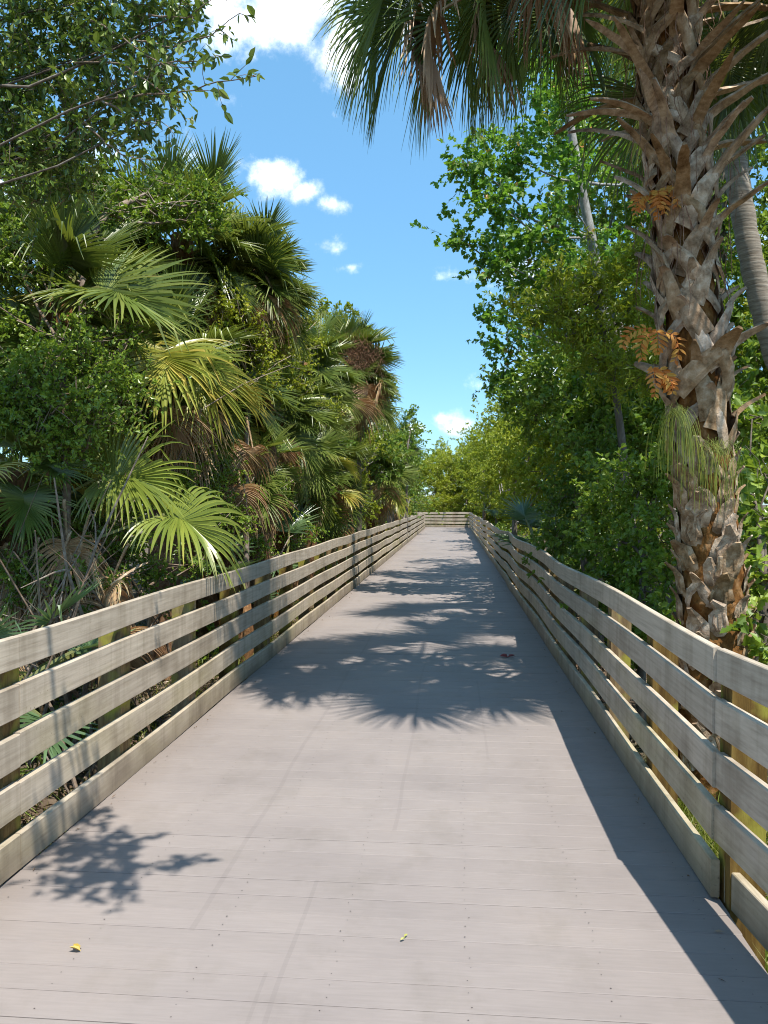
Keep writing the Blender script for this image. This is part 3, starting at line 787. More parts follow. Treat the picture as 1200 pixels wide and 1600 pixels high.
def by_label(t): return [o_ for o_ in COL.objects if str(o_.get('label', '')).startswith(t)][0]
for lab_, cls, var, hubp, azd, sc_ in (
        ('palm with a brown skirt', 'cdead', 0, (405, 470, 10.5), -80, .72), ('palm with a brown skirt', 'cdead', 1, (432, 468, 10.6), -40, .75), ('palm with a brown skirt', 'cdead', 2, (380, 485, 10.3), -110, .7), ('palm with a brown skirt', 'cdead', 3, (450, 475, 10.8), -15, .72),
        ('palm with a brown skirt', 'chigh', 3, (372, 385, 10.6), -20, .85), ('palm with a brown skirt', 'cmid', 0, (395, 405, 10.6), -5, .85), ('palm with a brown skirt', 'cflat', 2, (405, 440, 10.7), 0, .8),
        ('palm with tangled', 'cdead', 0, (545, 598, 19), -80, 1.1), ('palm with tangled', 'cdead', 1, (575, 602, 19), -40, 1.1), ('palm with tangled', 'cdead', 2, (520, 605, 18.8), -110, 1.05), ('palm with tangled', 'cdead', 3, (600, 600, 19.4), -10, 1.05), ('palm with tangled', 'cdead', 1, (560, 625, 18.8), -70, 1.1),
        ('low palm with dense', 'cdead', 2, (400, 690, 11.6), -70, .8), ('low palm with dense', 'cdead', 0, (440, 690, 12), -50, .8), ('palm with pale dead', 'cdead', 1, (350, 690, 9.8), -60, .75), ('palm with pale dead', 'cdead', 3, (395, 700, 10), -30, .75), ('palm with pale dead', 'cdead', 0, (375, 760, 9.8), -80, .7),
        ('palm with pale dead', 'cdead', 2, (420, 770, 11), -45, .75), ('low palm with drooping', 'cyellow', 0, (258, 545, 7.9), -70, .95), ('low palm with drooping', 'cyellow', 1, (310, 560, 8.2), -35, .85), ('low palm with drooping', 'cdead', 1, (270, 640, 8.0), -85, .7),
        ('low palm with drooping', 'cdead', 3, (310, 640, 8.3), -50, .7), ('tallest palm', 'cup', 0, (255, 300, 9.8), 40, .8), ('tallest palm', 'cup', 1, (325, 310, 9.9), -20, .8), ('tallest palm', 'chigh', 2, (290, 310, 9.9), 100, .8), ('yellowish shaggy', 'cdead', 0, (600, 760, 28), -60, 1.3), ('yellowish shaggy', 'cdead', 2, (580, 765, 28), -90, 1.3),
        ('dark palm with fan', 'cdead', 1, (520, 760, 17.5), -60, 1.0), ('palm with broad sunlit', 'cmid', 2, (155, 450, 7.0), -8, 1.0), ('palm with broad sunlit', 'cup', 0, (85, 420, 6.9), 30, .9)):
    frond_to(by_label(lab_), cls, var, hubp, azd, sc_)
# saw palmettos
def palmetto(label, px, py, D, seed, sc=1.0, n=12, group=None):
    rng = np.random.default_rng(seed)
    c = at(px, py, D); z = ground_z(c[0], c[1])
    root = thing('palmetto', label, 'palmetto', (float(c[0]), float(c[1]), z), group)
    h = max(0.1, c[2] - z - .55 * sc)
    mb = MB(); tube(mb, [(0, 0, -.1), (.02, .02, h * .5), (0, 0, h + .03)], [.09, .07, .05], 8)
    link('stem', mb.mesh('stem', [M['trunk']], True), root)
    for q in range(n):
        tipx = c[0] + math.cos(q * 2.4 + seed) * 1.15 * sc
        if (c[0] < 0 and tipx > XL - .1) or (c[0] > 0 and tipx < XR + .1): continue
        add_frond(root, 'pup', (0, 0, h), q * 2.4 + seed, rng, sc * rng.uniform(.85, 1.15), tilt=.15, var=(0, 1, 1, 2, 2, 3)[q % 6])
    return root
palmetto('stiff blue-green palmetto right behind the sunlit railing under the palms', 440, 850, 12.2, 31, 1.1, 14)
palmetto('small palmetto peeking over the sunlit railing further along', 385, 880, 10, 32, .85, 11)
palmetto('dark palmetto with arching leaves behind the wavy shaded railing', 842, 820, 17.5, 33, 1.5, 16)
palmetto('pale palmetto tuft low behind the wavy shaded railing', 885, 875, 13.5, 34, 1.0, 12)
palmetto('palmetto in front of the far yellowish palm on the left', 545, 795, 20.5, 35, 1.1, 12)
palmetto('low shaded palmetto at the foot of the left edge palms', 5, 1000, 5.2, 36, .7, 10)
palmetto('orange-tinged palmetto by the far end of the shaded railing', 757, 775, 46, 37, 1.6, 10)

# ------------------------------------------------------------------ the big palm with the rough trunk
rng = np.random.default_rng(42)
tp = [at(px, py, 5.8) for px, py in ((1118, 1110), (1116, 1000), (1112, 900), (1102, 760), (1092, 640), (1080, 500), (1066, 350), (1052, 200), (1040, 60), (1030, -70), (1022, -180))]
tp = np.array(tp)
tb = tp[0].copy(); tb[2] = ground_z(tb[0], tb[1]) - .1
tp = np.vstack((tb, tp))
big = thing('palm_tree', 'big palm with rough boot-covered trunk standing behind the shaded railing', 'palm', (float(tb[0]), float(tb[1]), float(tb[2])))
TL = tp - tb
TR = np.array((.30, .24, .222, .21, .19, .178, .172, .172, .172, .172, .16, .12))
tcum = np.concatenate(([0], np.cumsum(np.linalg.norm(np.diff(TL, axis=0), axis=1))))
ssm = np.linspace(0, tcum[-1], 130)
pts = np.stack([np.interp(ssm, tcum, TL[:, q]) for q in range(3)], -1); rr = np.interp(ssm, tcum, TR)
mb = MB(); sides = 28
a = np.arange(sides) / sides * 2 * np.pi
lump = np.zeros((130, sides))
for q in range(12):
    f1, f2, ph = rng.integers(1, 9), rng.uniform(6, 40), rng.uniform(0, 6)
    lump += np.sin(a[None] * f1 + ssm[:, None] * f2 + ph) / 12
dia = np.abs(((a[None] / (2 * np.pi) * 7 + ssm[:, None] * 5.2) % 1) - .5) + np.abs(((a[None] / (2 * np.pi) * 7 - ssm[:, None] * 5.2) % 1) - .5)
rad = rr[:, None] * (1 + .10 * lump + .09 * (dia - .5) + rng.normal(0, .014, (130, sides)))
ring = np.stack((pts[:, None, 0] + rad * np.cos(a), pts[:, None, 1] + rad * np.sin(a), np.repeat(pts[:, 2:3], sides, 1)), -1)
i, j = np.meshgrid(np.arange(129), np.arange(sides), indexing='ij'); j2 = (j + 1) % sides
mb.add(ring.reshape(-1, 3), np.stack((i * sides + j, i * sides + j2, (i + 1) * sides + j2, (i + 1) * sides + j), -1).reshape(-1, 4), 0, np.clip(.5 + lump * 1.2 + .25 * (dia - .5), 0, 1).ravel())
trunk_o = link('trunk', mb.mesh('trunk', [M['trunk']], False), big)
def boot_mesh(seed, stub, lift, wid):
    """forked leaf base: two legs hugging the trunk meet in a stub that stands off it. +X outward, +Z up"""
    rng = np.random.default_rng(seed); mb = MB()
    ap = np.array((.075, rng.normal(0, .015), .20))
    for s in (-1, 1):
        L = np.array([(-.035, s * .135, -.07), (.012, s * .11, .01), (.045, s * .07, .10), ap - np.array((.01, 0, .02))])
        N = np.array([(.7, s * .7, 0), (.8, s * .6, 0), (.93, s * .35, 0), (1, 0, 0)])
        strap(mb, L, np.array((.10, .092, .085, .07)) * wid * rng.uniform(.8, 1.2), .014, N, 0, rng.uniform(.25, .85))
    e = R(lift); P = [ap - np.array((.02, 0, .04))]
    for k in range(6):
        P.append(P[-1] + np.array((math.cos(e), rng.normal(0, .05), math.sin(e))) * stub / 6); e -= R(rng.uniform(-2, 9))
    wv = np.linspace(.095, .040, 7) * wid; wv[-1] *= rng.uniform(.2, .8)
    strap(mb, np.array(P), wv * rng.uniform(.9, 1.1, 7), np.linspace(.022, .014, 7), (-math.sin(R(lift)), 0, math.cos(R(lift))), 0, np.repeat(np.linspace(.7, .25, 7), 4))
    return mb.mesh('boot', [M['boot']])
def scale_mesh(seed):
    rng = np.random.default_rng(seed); mb = MB(); lift = rng.uniform(.01, .05)
    P = [(-.012, 0, -.10), (.012, 0, -.03), (.020, 0, .05), (.026 + lift * .5, rng.normal(0, .01), .11), (.03 + lift * 1.6, rng.normal(0, .02), .165)]
    strap(mb, P, np.array((.10, .17, .155, .11, .04)) * rng.uniform(.75, 1.15, 5), (.012, .016, .016, .014, .01), (1, 0, 0), 0, np.repeat(rng.uniform(.15, .75, 5), 4))
    for q in range(3):
        y0 = rng.uniform(-.07, .07); strap(mb, [(.016, y0, -.06), (.026, y0 + rng.normal(0, .012), .0), (.03, y0 + rng.normal(0, .02), .06)], rng.uniform(.012, .03), .012, (1, 0, 0), 0, rng.uniform(.1, .9))
    return mb.mesh('boot', [M['boot']])
scales = [scale_mesh(60 + q) for q in range(7)]
short = [boot_mesh(q, rng.uniform(.09, .24), rng.uniform(45, 66), rng.uniform(1.0, 1.25)) for q in range(5)]
mid = [boot_mesh(10 + q, rng.uniform(.26, .42), rng.uniform(32, 52), rng.uniform(.9, 1.1)) for q in range(5)]
long_ = [boot_mesh(20 + q, rng.uniform(.45, .75), rng.uniform(18, 45), rng.uniform(.75, .9)) for q in range(5)]
z_of = lambda py: (at(1080, py, 5.8)[2] - tb[2])
zA, zB, zC = z_of(690), z_of(330), z_of(-150)
z = .35; q = 0
while z < zC:
    u = np.interp(z, pts[:, 2], np.arange(130)); c = np.array([np.interp(z, pts[:, 2], pts[:, w]) for w in range(3)]); rr_ = np.interp(z, pts[:, 2], rr)
    azm = q * 2.39996 * 1.0 + rng.normal(0, .3)
    prob = .55 if z < zA else 1.0
    low_z = z < zA - .12
    if low_z: prob = 1.0
    if rng.random() < prob:
        lib = (short if z < zB - .35 else mid if z < zB + .25 else long_) if z > zA - .15 else short
        me = lib[rng.integers(5)] if not low_z or rng.random() < .08 else scales[rng.integers(7)]
        s = rng.uniform(.95, 1.45) * (1.0 if z > zA else .8)
        o = link('boot', me, big, c + np.array((math.cos(azm), math.sin(azm), 0)) * (rr_ * (.86 if z > zA else .96 if me in scales else .80)), rot=(rng.normal(0, .26), rng.normal(0, .16 if not low_z else .06), azm), scale=(s, s, s))
    z += (.028 if z > zB else .042) if z > zA else .024
    q += 1
# brown fibre hanging from the boots
mb = MB()
for q in range(520):
    z = rng.uniform(zB - .5, zC - .1); azm = rng.uniform(0, 6.28)
    c = np.array([np.interp(z, pts[:, 2], pts[:, w]) for w in range(3)]); r0 = .17 + abs(rng.normal(0, .10))
    p0 = c + np.array((math.cos(azm) * r0, math.sin(azm) * r0, 0)); ln = rng.uniform(.15, .55)
    d = np.array((rng.normal(0, .12), rng.normal(0, .12), -1)) * ln
    m_ = p0 + d * .5 + rng.normal(0, .03, 3); e_ = p0 + d + rng.normal(0, .02, 3)
    w_ = rng.uniform(.0015, .004); sdir = nrm(np.array((rng.normal(), rng.normal(), 0.))) * w_
    mb.add([p0 - sdir, p0 + sdir, m_ + sdir, m_ - sdir, e_ + sdir * .4, e_ - sdir * .4], [(0, 1, 2, 3), (3, 2, 4, 5)], 0, rng.uniform(.3, .9))
fo = link('fibre', mb.mesh('fibre', [M['fibre']]), big); fo['kind'] = 'stuff'
# its crown
FR['feather'] = [frond_mesh(1300 + q, (-22, -42, -6, -58)[q], M['palm'], n=66, pet=1.2, L=1.2, spread=125, droop=2.6, curl=.6, tint0=.22, split=.30, wmul=.62, kink=.2) for q in range(4)]
FR['bigdead'] = [frond_mesh(1200 + q, (-10, -30)[q], M['dead'], n=40, pet=1.3, L=1.15, droop=3.0, curl=1.0, spread=115, dead=True, tint0=.3, kink=.1) for q in range(2)]
cr = TL[-1] + np.array((0, 0, -.05))
for q in range(30):
    cls = (['up'] * 2 + ['high'] * 6 + ['mid'] * 9 + ['flat'] * 9 + ['low'] * 4)[q]
    azm = q * 2.39996 + 1.1
    if q >= 17 and -2.7 < ((azm + math.pi) % (2 * math.pi)) - math.pi < -.3: continue
    add_frond(big, cls if q < 17 else ('feather'), cr + np.array((math.cos(azm) * .15, math.sin(azm) * .15, -.008 * q + .1)), azm, rng, rng.uniform(1.0, 1.2) * (1 if q < 17 else .8), tilt=.28)
for cls, var, hubp, azd, s in (('feather', 0, (700, -10, 5.7), 176, .9), ('feather', 1, (800, -20, 5.9), 165, .85), ('feather', 2, (640, -70, 5.5), 182, .95), ('feather', 2, (655, -20, 6.0), 168, .95),
                               ('feather', 3, (855, -10, 6.2), 150, .85), ('feather', 1, (765, -30, 5.5), 190, .85), ('bigdead', 0, (685, 20, 5.4), 184, .68), ('bigdead', 1, (840, -110, 5.5), 200, .75),
                               ('feather', 3, (1165, 10, 6.3), 20, .9), ('feather', 0, (1210, -30, 6.2), 5, 1.0), ('feather', 3, (905, 0, 6.6), 130, .85), ('feather', 0, (610, -20, 6.2), 170, .9),
                               ('feather', 1, (735, 5, 6.5), 160, .9), ('bigdead', 0, (900, -70, 5.9), 170, .8), ('bigdead', 1, (755, 0, 5.9), 175, .75), ('feather', 2, (960, -150, 5.2), 215, .9), ('bigdead', 1, (655, 40, 5.7), 170, .62)):
    frond_to(big, cls, var, hubp, azd, s)

# second, smooth ringed palm behind it
q0 = [at(px, py, D) for px, py, D in ((1330, 1000, 8.6), (1240, 640, 8.6), (1200, 520, 8.6), (1172, 400, 8.6), (1152, 280, 8.6), (1140, 150, 8.6), (1134, 0, 8.6), (1130, -160, 8.6))]
b0 = q0[0].copy(); b0[2] = ground_z(b0[0], b0[1]) - .1; b0[0] += .1
slim = thing('palm_tree', 'slim leaning palm with smooth grey ringed trunk behind the rough big palm', 'palm', tuple(map(float, b0)))
SL = np.vstack((b0, q0)) - b0
cum = np.concatenate(([0], np.cumsum(np.linalg.norm(np.diff(SL, axis=0), axis=1))))
sq = np.linspace(0, cum[-1], 90)
PS = np.stack([np.interp(sq, cum, SL[:, k]) for k in range(3)], -1)
for _ in range(6): PS[1:-1] = (PS[:-2] + 2 * PS[1:-1] + PS[2:]) / 4
mb = MB(); tube(mb, PS, .12 + .006 * np.sin(np.arange(90) * 2.1), 16, 0, np.repeat(.45 + .2 * rng.random(90), 16), .012, rng)
link('trunk', mb.mesh('trunk', [M['ringtrunk']], True), slim)
for q, a_ in enumerate((-65, -95, -125, -150, -40, -110, -80)):  # mostly unseen extra fronds of the big palm, added to shape its shadow
    add_frond(big, ('feather', 'high', 'mid', 'feather', 'high', 'feather', 'high')[q], cr + np.array((0, 0, .25)), R(a_), rng, (.85, 1.1, .8, .7, 1.1, .7, .95)[q], tilt=.35, var=(2, 0, 1, 2, 1, 0, 2)[q])
for q in range(18):
    azm = q * 2.39996
    add_frond(slim, (['up'] + ['high'] * 5 + ['mid'] * 5 + ['flat'] * 4 + ['low'] * 3)[q], PS[-1] - np.array((0, 0, .01 * q)), azm, rng, 1.05)
frond_to(slim, 'hang', 0, (1168, 60, 8.2), -60, 1.1)

# ferns and mosses living on the big trunk
def gold_fern(label, px, py, D, seed, n):
    rng = np.random.default_rng(seed); c = at(px, py, D)
    mb = MB()
    for q in range(n):
        azm = rng.uniform(-2.9, -.6) if q else -1.6
        e = rng.uniform(-.2, .5); P = [np.array((0., .1, 0))]; ln = rng.uniform(.22, .34)
        for k in range(8):
            P.append(P[-1] + np.array((math.cos(azm) * math.cos(e), math.sin(azm) * math.cos(e) * .6, math.sin(e))) * ln / 8); e -= rng.uniform(.1, .5)
        P = np.array(P); tube(mb, P, .0025, 4, 0, .2, cap=False)
        d = nrm(np.gradient(P, axis=0)); s = nrm(np.cross(d, (0, -.8, .6)))
        for k in range(1, 9):
            w = .075 * math.sin(min(1, k / 5) * 1.57) * (1 - (k / 10) ** 2)
            for sg in (-1, 1):
                leaves(mb, P[k:k + 1], (d[k] * .8 + sg * s[k])[None], nrm(np.array([(0, -.9, .5)]) + rng.normal(0, .35, (1, 3))), w * rng.uniform(1.0, 1.7), .027, 0, rng.uniform(.0, 1), .1)
    o = link('fern', mb.mesh('fern', [M['fern_gold']]), loc=c)
    return tag(o, label, 'fern')
gold_fern('larger orange fern hanging from the boots high on the rough trunk', 1030, 300, 5.6, 5, 6)
gold_fern('small yellow-orange fern on the rough trunk below the larger orange one', 1030, 515, 5.6, 6, 4)
gold_fern('curled brown fern clump low on the left side of the rough trunk', 1024, 575, 5.62, 7, 3)
def string_fern(label, px, py, D, seed, n, ln, w):
    rng = np.random.default_rng(seed); mb = MB(); c = at(px, py, D)
    for q in range(n):
        p = np.array((rng.normal(0, w), rng.normal(0, .03), rng.normal(0, .02)))
        d = np.array((rng.normal(0, .5), rng.normal(-.2, .2), .4)); L_ = ln * rng.uniform(.6, 1.1); P = [p]
        for k in range(6):
            d = nrm(d + np.array((0, 0, -.9))); P.append(P[-1] + d * L_ / 6)
        P = np.array(P); s = np.array((.0014, .0006, 0))
        V = np.stack((P - s, P + s), 1).reshape(-1, 3)
        mb.add(V, [(2 * k, 2 * k + 1, 2 * k + 3, 2 * k + 2) for k in range(6)], 0, rng.uniform(0, .9))
    return tag(link('shoestring_fern', mb.mesh('shoestring_fern', [M['fern_string']]), loc=c), label, 'fern')
string_fern('grass-like hanging fern tuft standing off the left side of rough trunk', 1056, 640, 5.56, 3, 130, .50, .03)
string_fern('thin grass-like fern strands hanging down the middle of rough trunk', 1115, 690, 5.55, 4, 90, .48, .07)

# ------------------------------------------------------------------ broadleaf trees and shrubs
def crown(mb, lumps, rng, leaf=(.07, .035), cov=1.0, twig=.35, kind='six', tint=(.5, .22), inner=.45, up=.25, mat=0, tmat=1):
    for c, r in lumps:
        area = leaf[0] * leaf[1] * .62
        nl = max(60, int(cov * 4 * math.pi * r * r / area))
        per = 14
        nt = max(6, nl // per)
        d = nrm(rng.normal(0, 1, (nt, 3)))
        rad = r * (inner + (1 - inner) * rng.random(nt) ** .6) * rng.uniform(.8, 1.18, nt)
        for w_ in range(3):
            ax_ = nrm(rng.normal(0, 1, 3)); rad = rad * (1 + .24 * np.sin((d @ ax_) * (3 + 2.5 * w_) + rng.uniform(0, 6.28)))
        tip = c + d * rad[:, None] * np.array((1, 1, .9))
        td = nrm(d + rng.normal(0, .55, (nt, 3)) + np.array((0, 0, up)))
        tl = twig * rng.uniform(.5, 1.2, nt)
        st = tip - td * (tl * .5)[:, None]
        t = rng.random((nt, per))
        pos = st[:, None] + td[:, None] * (t * tl[:, None])[..., None] - np.array((0, 0, 1)) * (.15 * t ** 2 * tl[:, None])[..., None]
        ld = nrm(td[:, None] * .55 + rng.normal(0, .75, (nt, per, 3)) - np.array((0, 0, .12)))
        ln = nrm(np.array((0, -.15, 1.)) + rng.normal(0, .75, (nt, per, 3)) + .35 * d[:, None])
        sz = rng.uniform(.65, 1.2, (nt, per))
        tn = np.clip(tint[0] + rng.normal(0, tint[1] * .6, (nt, 1)) + rng.normal(0, tint[1] * .6, (nt, per)), 0, 1)
        a = (pos.reshape(-1, 3), ld.reshape(-1, 3), ln.reshape(-1, 3))
        if kind == 'maple': maple_leaves(mb, *a, leaf[0] * sz.ravel(), mat, tn.ravel())
        else: leaves(mb, *a, leaf[0] * sz.ravel(), leaf[1] * sz.ravel(), mat, tn.ravel(), six=(kind == 'six'))
        # twigs: thin three-sided
        en = st + td * tl[:, None]
        w = nrm(np.cross(td, (0.3, .2, 1))) * .0035
        V = np.stack((st - w, st + w, en), 1).reshape(-1, 3)
        mb.add(V, np.arange(nt * 3).reshape(-1, 3), tmat, .5)

def limbs(mb, path, r0, lumps, rng, r1=.03, thin=1.0):
    """trunk along path plus a limb to each clump"""
    path = np.asarray(path, float); n = 12
    cum = np.concatenate(([0], np.cumsum(np.linalg.norm(np.diff(path, axis=0), axis=1))))
    s = np.linspace(0, cum[-1], n); P = np.stack([np.interp(s, cum, path[:, k]) for k in range(3)], -1)
    for _ in range(2): P[1:-1] = (P[:-2] + 2 * P[1:-1] + P[2:]) / 4
    rad = np.linspace(r0, max(r1, r0 * .45), n)
    tube(mb, P, rad, 10, 0, .5, .05, rng)
    for c, r in lumps:
        c = np.asarray(c)
        dist = np.linalg.norm(P - c, axis=1) + np.maximum(0, P[:, 2] - c[2] + .2) * 2
        k = int(np.argmin(dist))
        a = P[k]; m_ = (a + c) / 2 + np.array((0, 0, -.1 * np.linalg.norm(c - a))) + rng.normal(0, .06, 3)
        rr0 = thin * min(rad[k] * .6, .006 + .012 * r + .007 * np.linalg.norm(c - a))
        tube(mb, [a, (a + m_) / 2 + rng.normal(0, .03, 3), m_, (m_ + c) / 2 + rng.normal(0, .04, 3), c], np.linspace(rr0, rr0 * .35, 5), 6, 0, .5, .05, rng, cap=False)
        for q in range(5):
            e = c + nrm(rng.normal(0, 1, 3)) * r * .85
            tube(mb, [c + rng.normal(0, .04, 3), (c + e) / 2 + rng.normal(0, .08 * r, 3), e], [rr0 * .35, rr0 * .22, .003], 4, 0, .6, cap=False)

def tree(name, label, cat, seed, trunk_px, lump_px, leafmat, leaf=(.07, .035), cov=1.0, r0=.1, bark='bark', group=None, **kw):
    rng = np.random.default_rng(seed)
    lumps = [(at(a_, b_, D_), r_) for a_, b_, D_, r_ in lump_px]
    path = [at(*p) for p in trunk_px] if trunk_px else []
    if not path:
        cc = np.mean([c for c, r in lumps], axis=0); lo = min(lumps, key=lambda q: q[0][2])[0]
        path = [np.array((cc[0], cc[1], cc[2]))]
        path = [(cc + lo) / 2, cc]
    b = path[0].copy(); b[2] = ground_z(b[0], b[1]) - .1
    if path[0][2] > b[2] + .3: path = [b] + path
    else: path[0] = b
    root = thing(name, label, cat, tuple(map(float, b)), group)
    L0 = [(c - b, r) for c, r in lumps]
    mb = MB(); limbs(mb, [p - b for p in path], r0, L0, rng)
    if cat == 'vine':
        for q in range(16):
            (a_, ra), (e_, re_) = L0[rng.integers(len(L0))], L0[rng.integers(len(L0))]
            a_ = a_ + nrm(rng.normal(0, 1, 3)) * ra; e_ = e_ + nrm(rng.normal(0, 1, 3) + np.array((0, -.6, 0))) * re_ * 1.25
            sag = np.array((rng.normal(0, .06), -.12, -rng.uniform(.05, .3)))
            t = np.linspace(0, 1, 9)[:, None]
            tube(mb, a_ * (1 - t) + e_ * t + sag * np.sin(t * np.pi) + rng.normal(0, .012, (9, 3)), np.linspace(.006, .002, 9), 4, 0, 1.0, cap=False)
    link('trunk' if cat == 'tree' else 'stem', mb.mesh('trunk', [M[bark if cat != 'vine' else 'twig']], True), root)
    mb = MB(); crown(mb, L0, rng, leaf, cov, **kw)
    link('crown' if cat == 'tree' else 'foliage', mb.mesh('crown', [M[leafmat], M['twig']]), root)
    return root

# right side
tree('maple_tree', 'dark green maple with pale lichen trunk reaching over the boardwalk', 'tree', 1,
     [(975, 900, 14), (955, 560, 14), (930, 380, 14), (905, 290, 14), (885, 180, 14), (870, 20, 14)],
     [(735, 255, 13, .42), (775, 320, 13, .55), (722, 375, 13, .28), (800, 245, 13.5, .65), (835, 360, 13.5, .75), (775, 405, 13, .42), (850, 450, 13.5, .65), (765, 495, 13, .26),
      (800, 540, 13.3, .38), (785, 585, 13.5, .28), (885, 200, 14.8, .8), (930, 420, 14.8, .7), (900, 540, 14, .6), (900, 265, 13.1, .42), (880, 150, 13.1, .48), (945, 110, 15, 1.0), (850, 90, 15, .9), (1010, 250, 15.4, .8), (1020, 70, 15.6, 1.0)],
     'maple', (.105, .08), 1.05, .13, 'bark_pale', kind='maple', twig=.5)
tree('willow_tree', 'yellow-green narrow-leaved small tree with bare twigs left of the rough palm trunk', 'tree', 2,
     [(985, 950, 9.6), (975, 700, 9.6), (955, 560, 9.8), (930, 470, 10)],
     [(880, 470, 10, .34), (930, 440, 10, .36), (985, 480, 9.6, .42), (905, 525, 10, .36), (960, 555, 9.6, .42), (1000, 405, 9.6, .3), (845, 495, 10.4, .22), (1015, 570, 9, .36), (870, 430, 10.2, .22), (800, 470, 10.5, .14)],
     'leaf_lime', (.085, .021), .9, .07, twig=.4)
tree('leafy_tree', 'dark leafy tree behind the narrow-leaved one on the shaded side', 'tree', 3, None,
     [(860, 590, 12.5, .55), (900, 640, 11.5, .6), (845, 650, 13.5, .55), (955, 640, 11, .6), (1005, 660, 10.5, .5), (810, 600, 15.5, .55), (920, 590, 12, .5), (1030, 600, 11, .6), (960, 700, 11, .55)],
     'leaf', (.085, .05), 1.2, .11, tint=(.4, .25))
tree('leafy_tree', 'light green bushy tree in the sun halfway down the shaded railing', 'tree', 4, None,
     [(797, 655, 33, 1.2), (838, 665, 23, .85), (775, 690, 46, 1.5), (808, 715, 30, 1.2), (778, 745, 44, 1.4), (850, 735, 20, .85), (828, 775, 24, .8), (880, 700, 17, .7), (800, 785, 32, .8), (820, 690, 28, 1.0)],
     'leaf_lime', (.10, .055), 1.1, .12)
tree('leafy_tree', 'light green tree next to the far end of shaded railing', 'tree', 5, None,
     [(752, 725, 56, 1.7), (747, 765, 57, 1.4), (765, 705, 50, 1.5), (770, 770, 46, 1.2), (757, 785, 53, 1.0), (745, 700, 60, 1.6)],
     'leaf_lime', (.14, .08), .8, .13)
tree('shade_shrub', 'dense green shrub in shade close against the rough palm trunk', 'shrub', 6, None,
     [(1005, 745, 8, .42), (960, 790, 8.6, .48), (1025, 825, 7.5, .36), (980, 880, 8, .38), (1035, 900, 7.3, .3), (1045, 735, 7.9, .36), (965, 930, 7.8, .32), (1015, 955, 7.0, .26), (1040, 980, 6.6, .24), (1000, 1000, 7.4, .3)],
     'leaf', (.065, .045), .85, .05, twig=.3)
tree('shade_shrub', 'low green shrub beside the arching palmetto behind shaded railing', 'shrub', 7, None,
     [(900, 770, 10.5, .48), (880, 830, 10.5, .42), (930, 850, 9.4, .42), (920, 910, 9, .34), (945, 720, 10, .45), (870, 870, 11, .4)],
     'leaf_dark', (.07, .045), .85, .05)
tree('shade_shrub', 'broad-leaved green shrub to the right of rough palm trunk', 'shrub', 8, None,
     [(1175, 655, 7.6, .36), (1195, 740, 7, .36), (1172, 820, 6.9, .30), (1200, 890, 6.2, .3), (1180, 955, 5.8, .2), (1230, 820, 6.5, .35), (1150, 720, 7.8, .3), (1205, 1000, 5.6, .22)],
     'leaf', (.10, .075), .8, .05, kind='maple', tint=(.65, .2))
tree('leafy_tree', 'tall tree filling the background behind the two palms on the shaded side', 'tree', 9,
     [(1120, 900, 17), (1120, 500, 17), (1130, 200, 17), (1140, -100, 17)],
     [(1100, 320, 17, 1.1), (1180, 220, 17, 1.3), (1195, 400, 16, 1.1), (1115, 480, 16, .9), (1040, 470, 16, .8), (1185, 560, 15, .9), (1070, 160, 18, 1.0), (1190, 30, 18, 1.2), (1060, 620, 14, .8), (1140, 650, 13, .8), (1000, 330, 17, .6), (1270, 300, 16, 1.3), (1260, 500, 14, 1.1), (1130, 760, 11, .6), (1250, 680, 11, .8)],
     'leaf', (.12, .075), .95, .2, kind='four', tint=(.35, .25))
tree('leafy_tree', 'sunlit tree crown showing above and behind the smooth ringed palm', 'tree', 10, None,
     [(1230, 120, 21, 1.6), (1150, 380, 22, 1.4), (1050, 300, 24, 1.2), (1240, 640, 19, 1.6), (1100, 560, 22, 1.4), (960, 230, 24, 1.0), (1000, 560, 22, 1.2), (950, 640, 22, 1.2), (900, 700, 24, 1.2)],
     'leaf_lime', (.15, .09), .8, .2, kind='four')

tree('leafy_tree', 'mid-green tree filling the wood between maple and rough palm', 'tree', 11, None,
     [(880, 420, 17, .9), (940, 350, 18, .9), (990, 430, 17, .9), (900, 300, 18, .8), (860, 520, 17, .8), (940, 500, 16, .9), (1000, 540, 15, .9), (830, 480, 18, .7), (970, 260, 18, .8), (960, 620, 14, .8), (880, 620, 16, .8), (1040, 380, 17, .9), (900, 180, 19, .9), (1050, 700, 11, .6)],
     'leaf', (.11, .065), .9, .16, kind='four', tint=(.5, .25))

# left side
tree('vine_tangle', 'bright small-leaved vine tangle below the broad-leafed palm on the left', 'vine', 20, None,
     [(80, 580, 6.4, .36), (150, 575, 6.5, .30), (60, 650, 6.2, .32), (150, 635, 6.2, .27), (15, 530, 6.8, .36), (200, 610, 6.5, .2), (10, 610, 6.2, .3), (110, 690, 6.2, .22), (30, 380, 6.9, .3), (200, 520, 6.9, .18), (120, 520, 6.6, .2), (60, 420, 6.9, .22)],
     'leaf', (.042, .024), .75, .03, tint=(.6, .33), twig=.34)
tree('vine_tangle', 'leafy vine climbing over the tallest palm of left thicket', 'vine', 21, None,
     [(255, 300, 8.9, .28), (325, 300, 9.1, .24), (210, 300, 8.8, .3), (150, 315, 8.2, .34), (85, 310, 7.6, .38), (30, 330, 7.2, .38), (310, 350, 9.0, .22), (140, 270, 8.2, .3), (60, 250, 7.6, .36), (340, 330, 9.2, .18), (280, 335, 8.9, .22), (230, 335, 8.7, .22)],
     'leaf', (.055, .034), .75, .04, tint=(.45, .25))
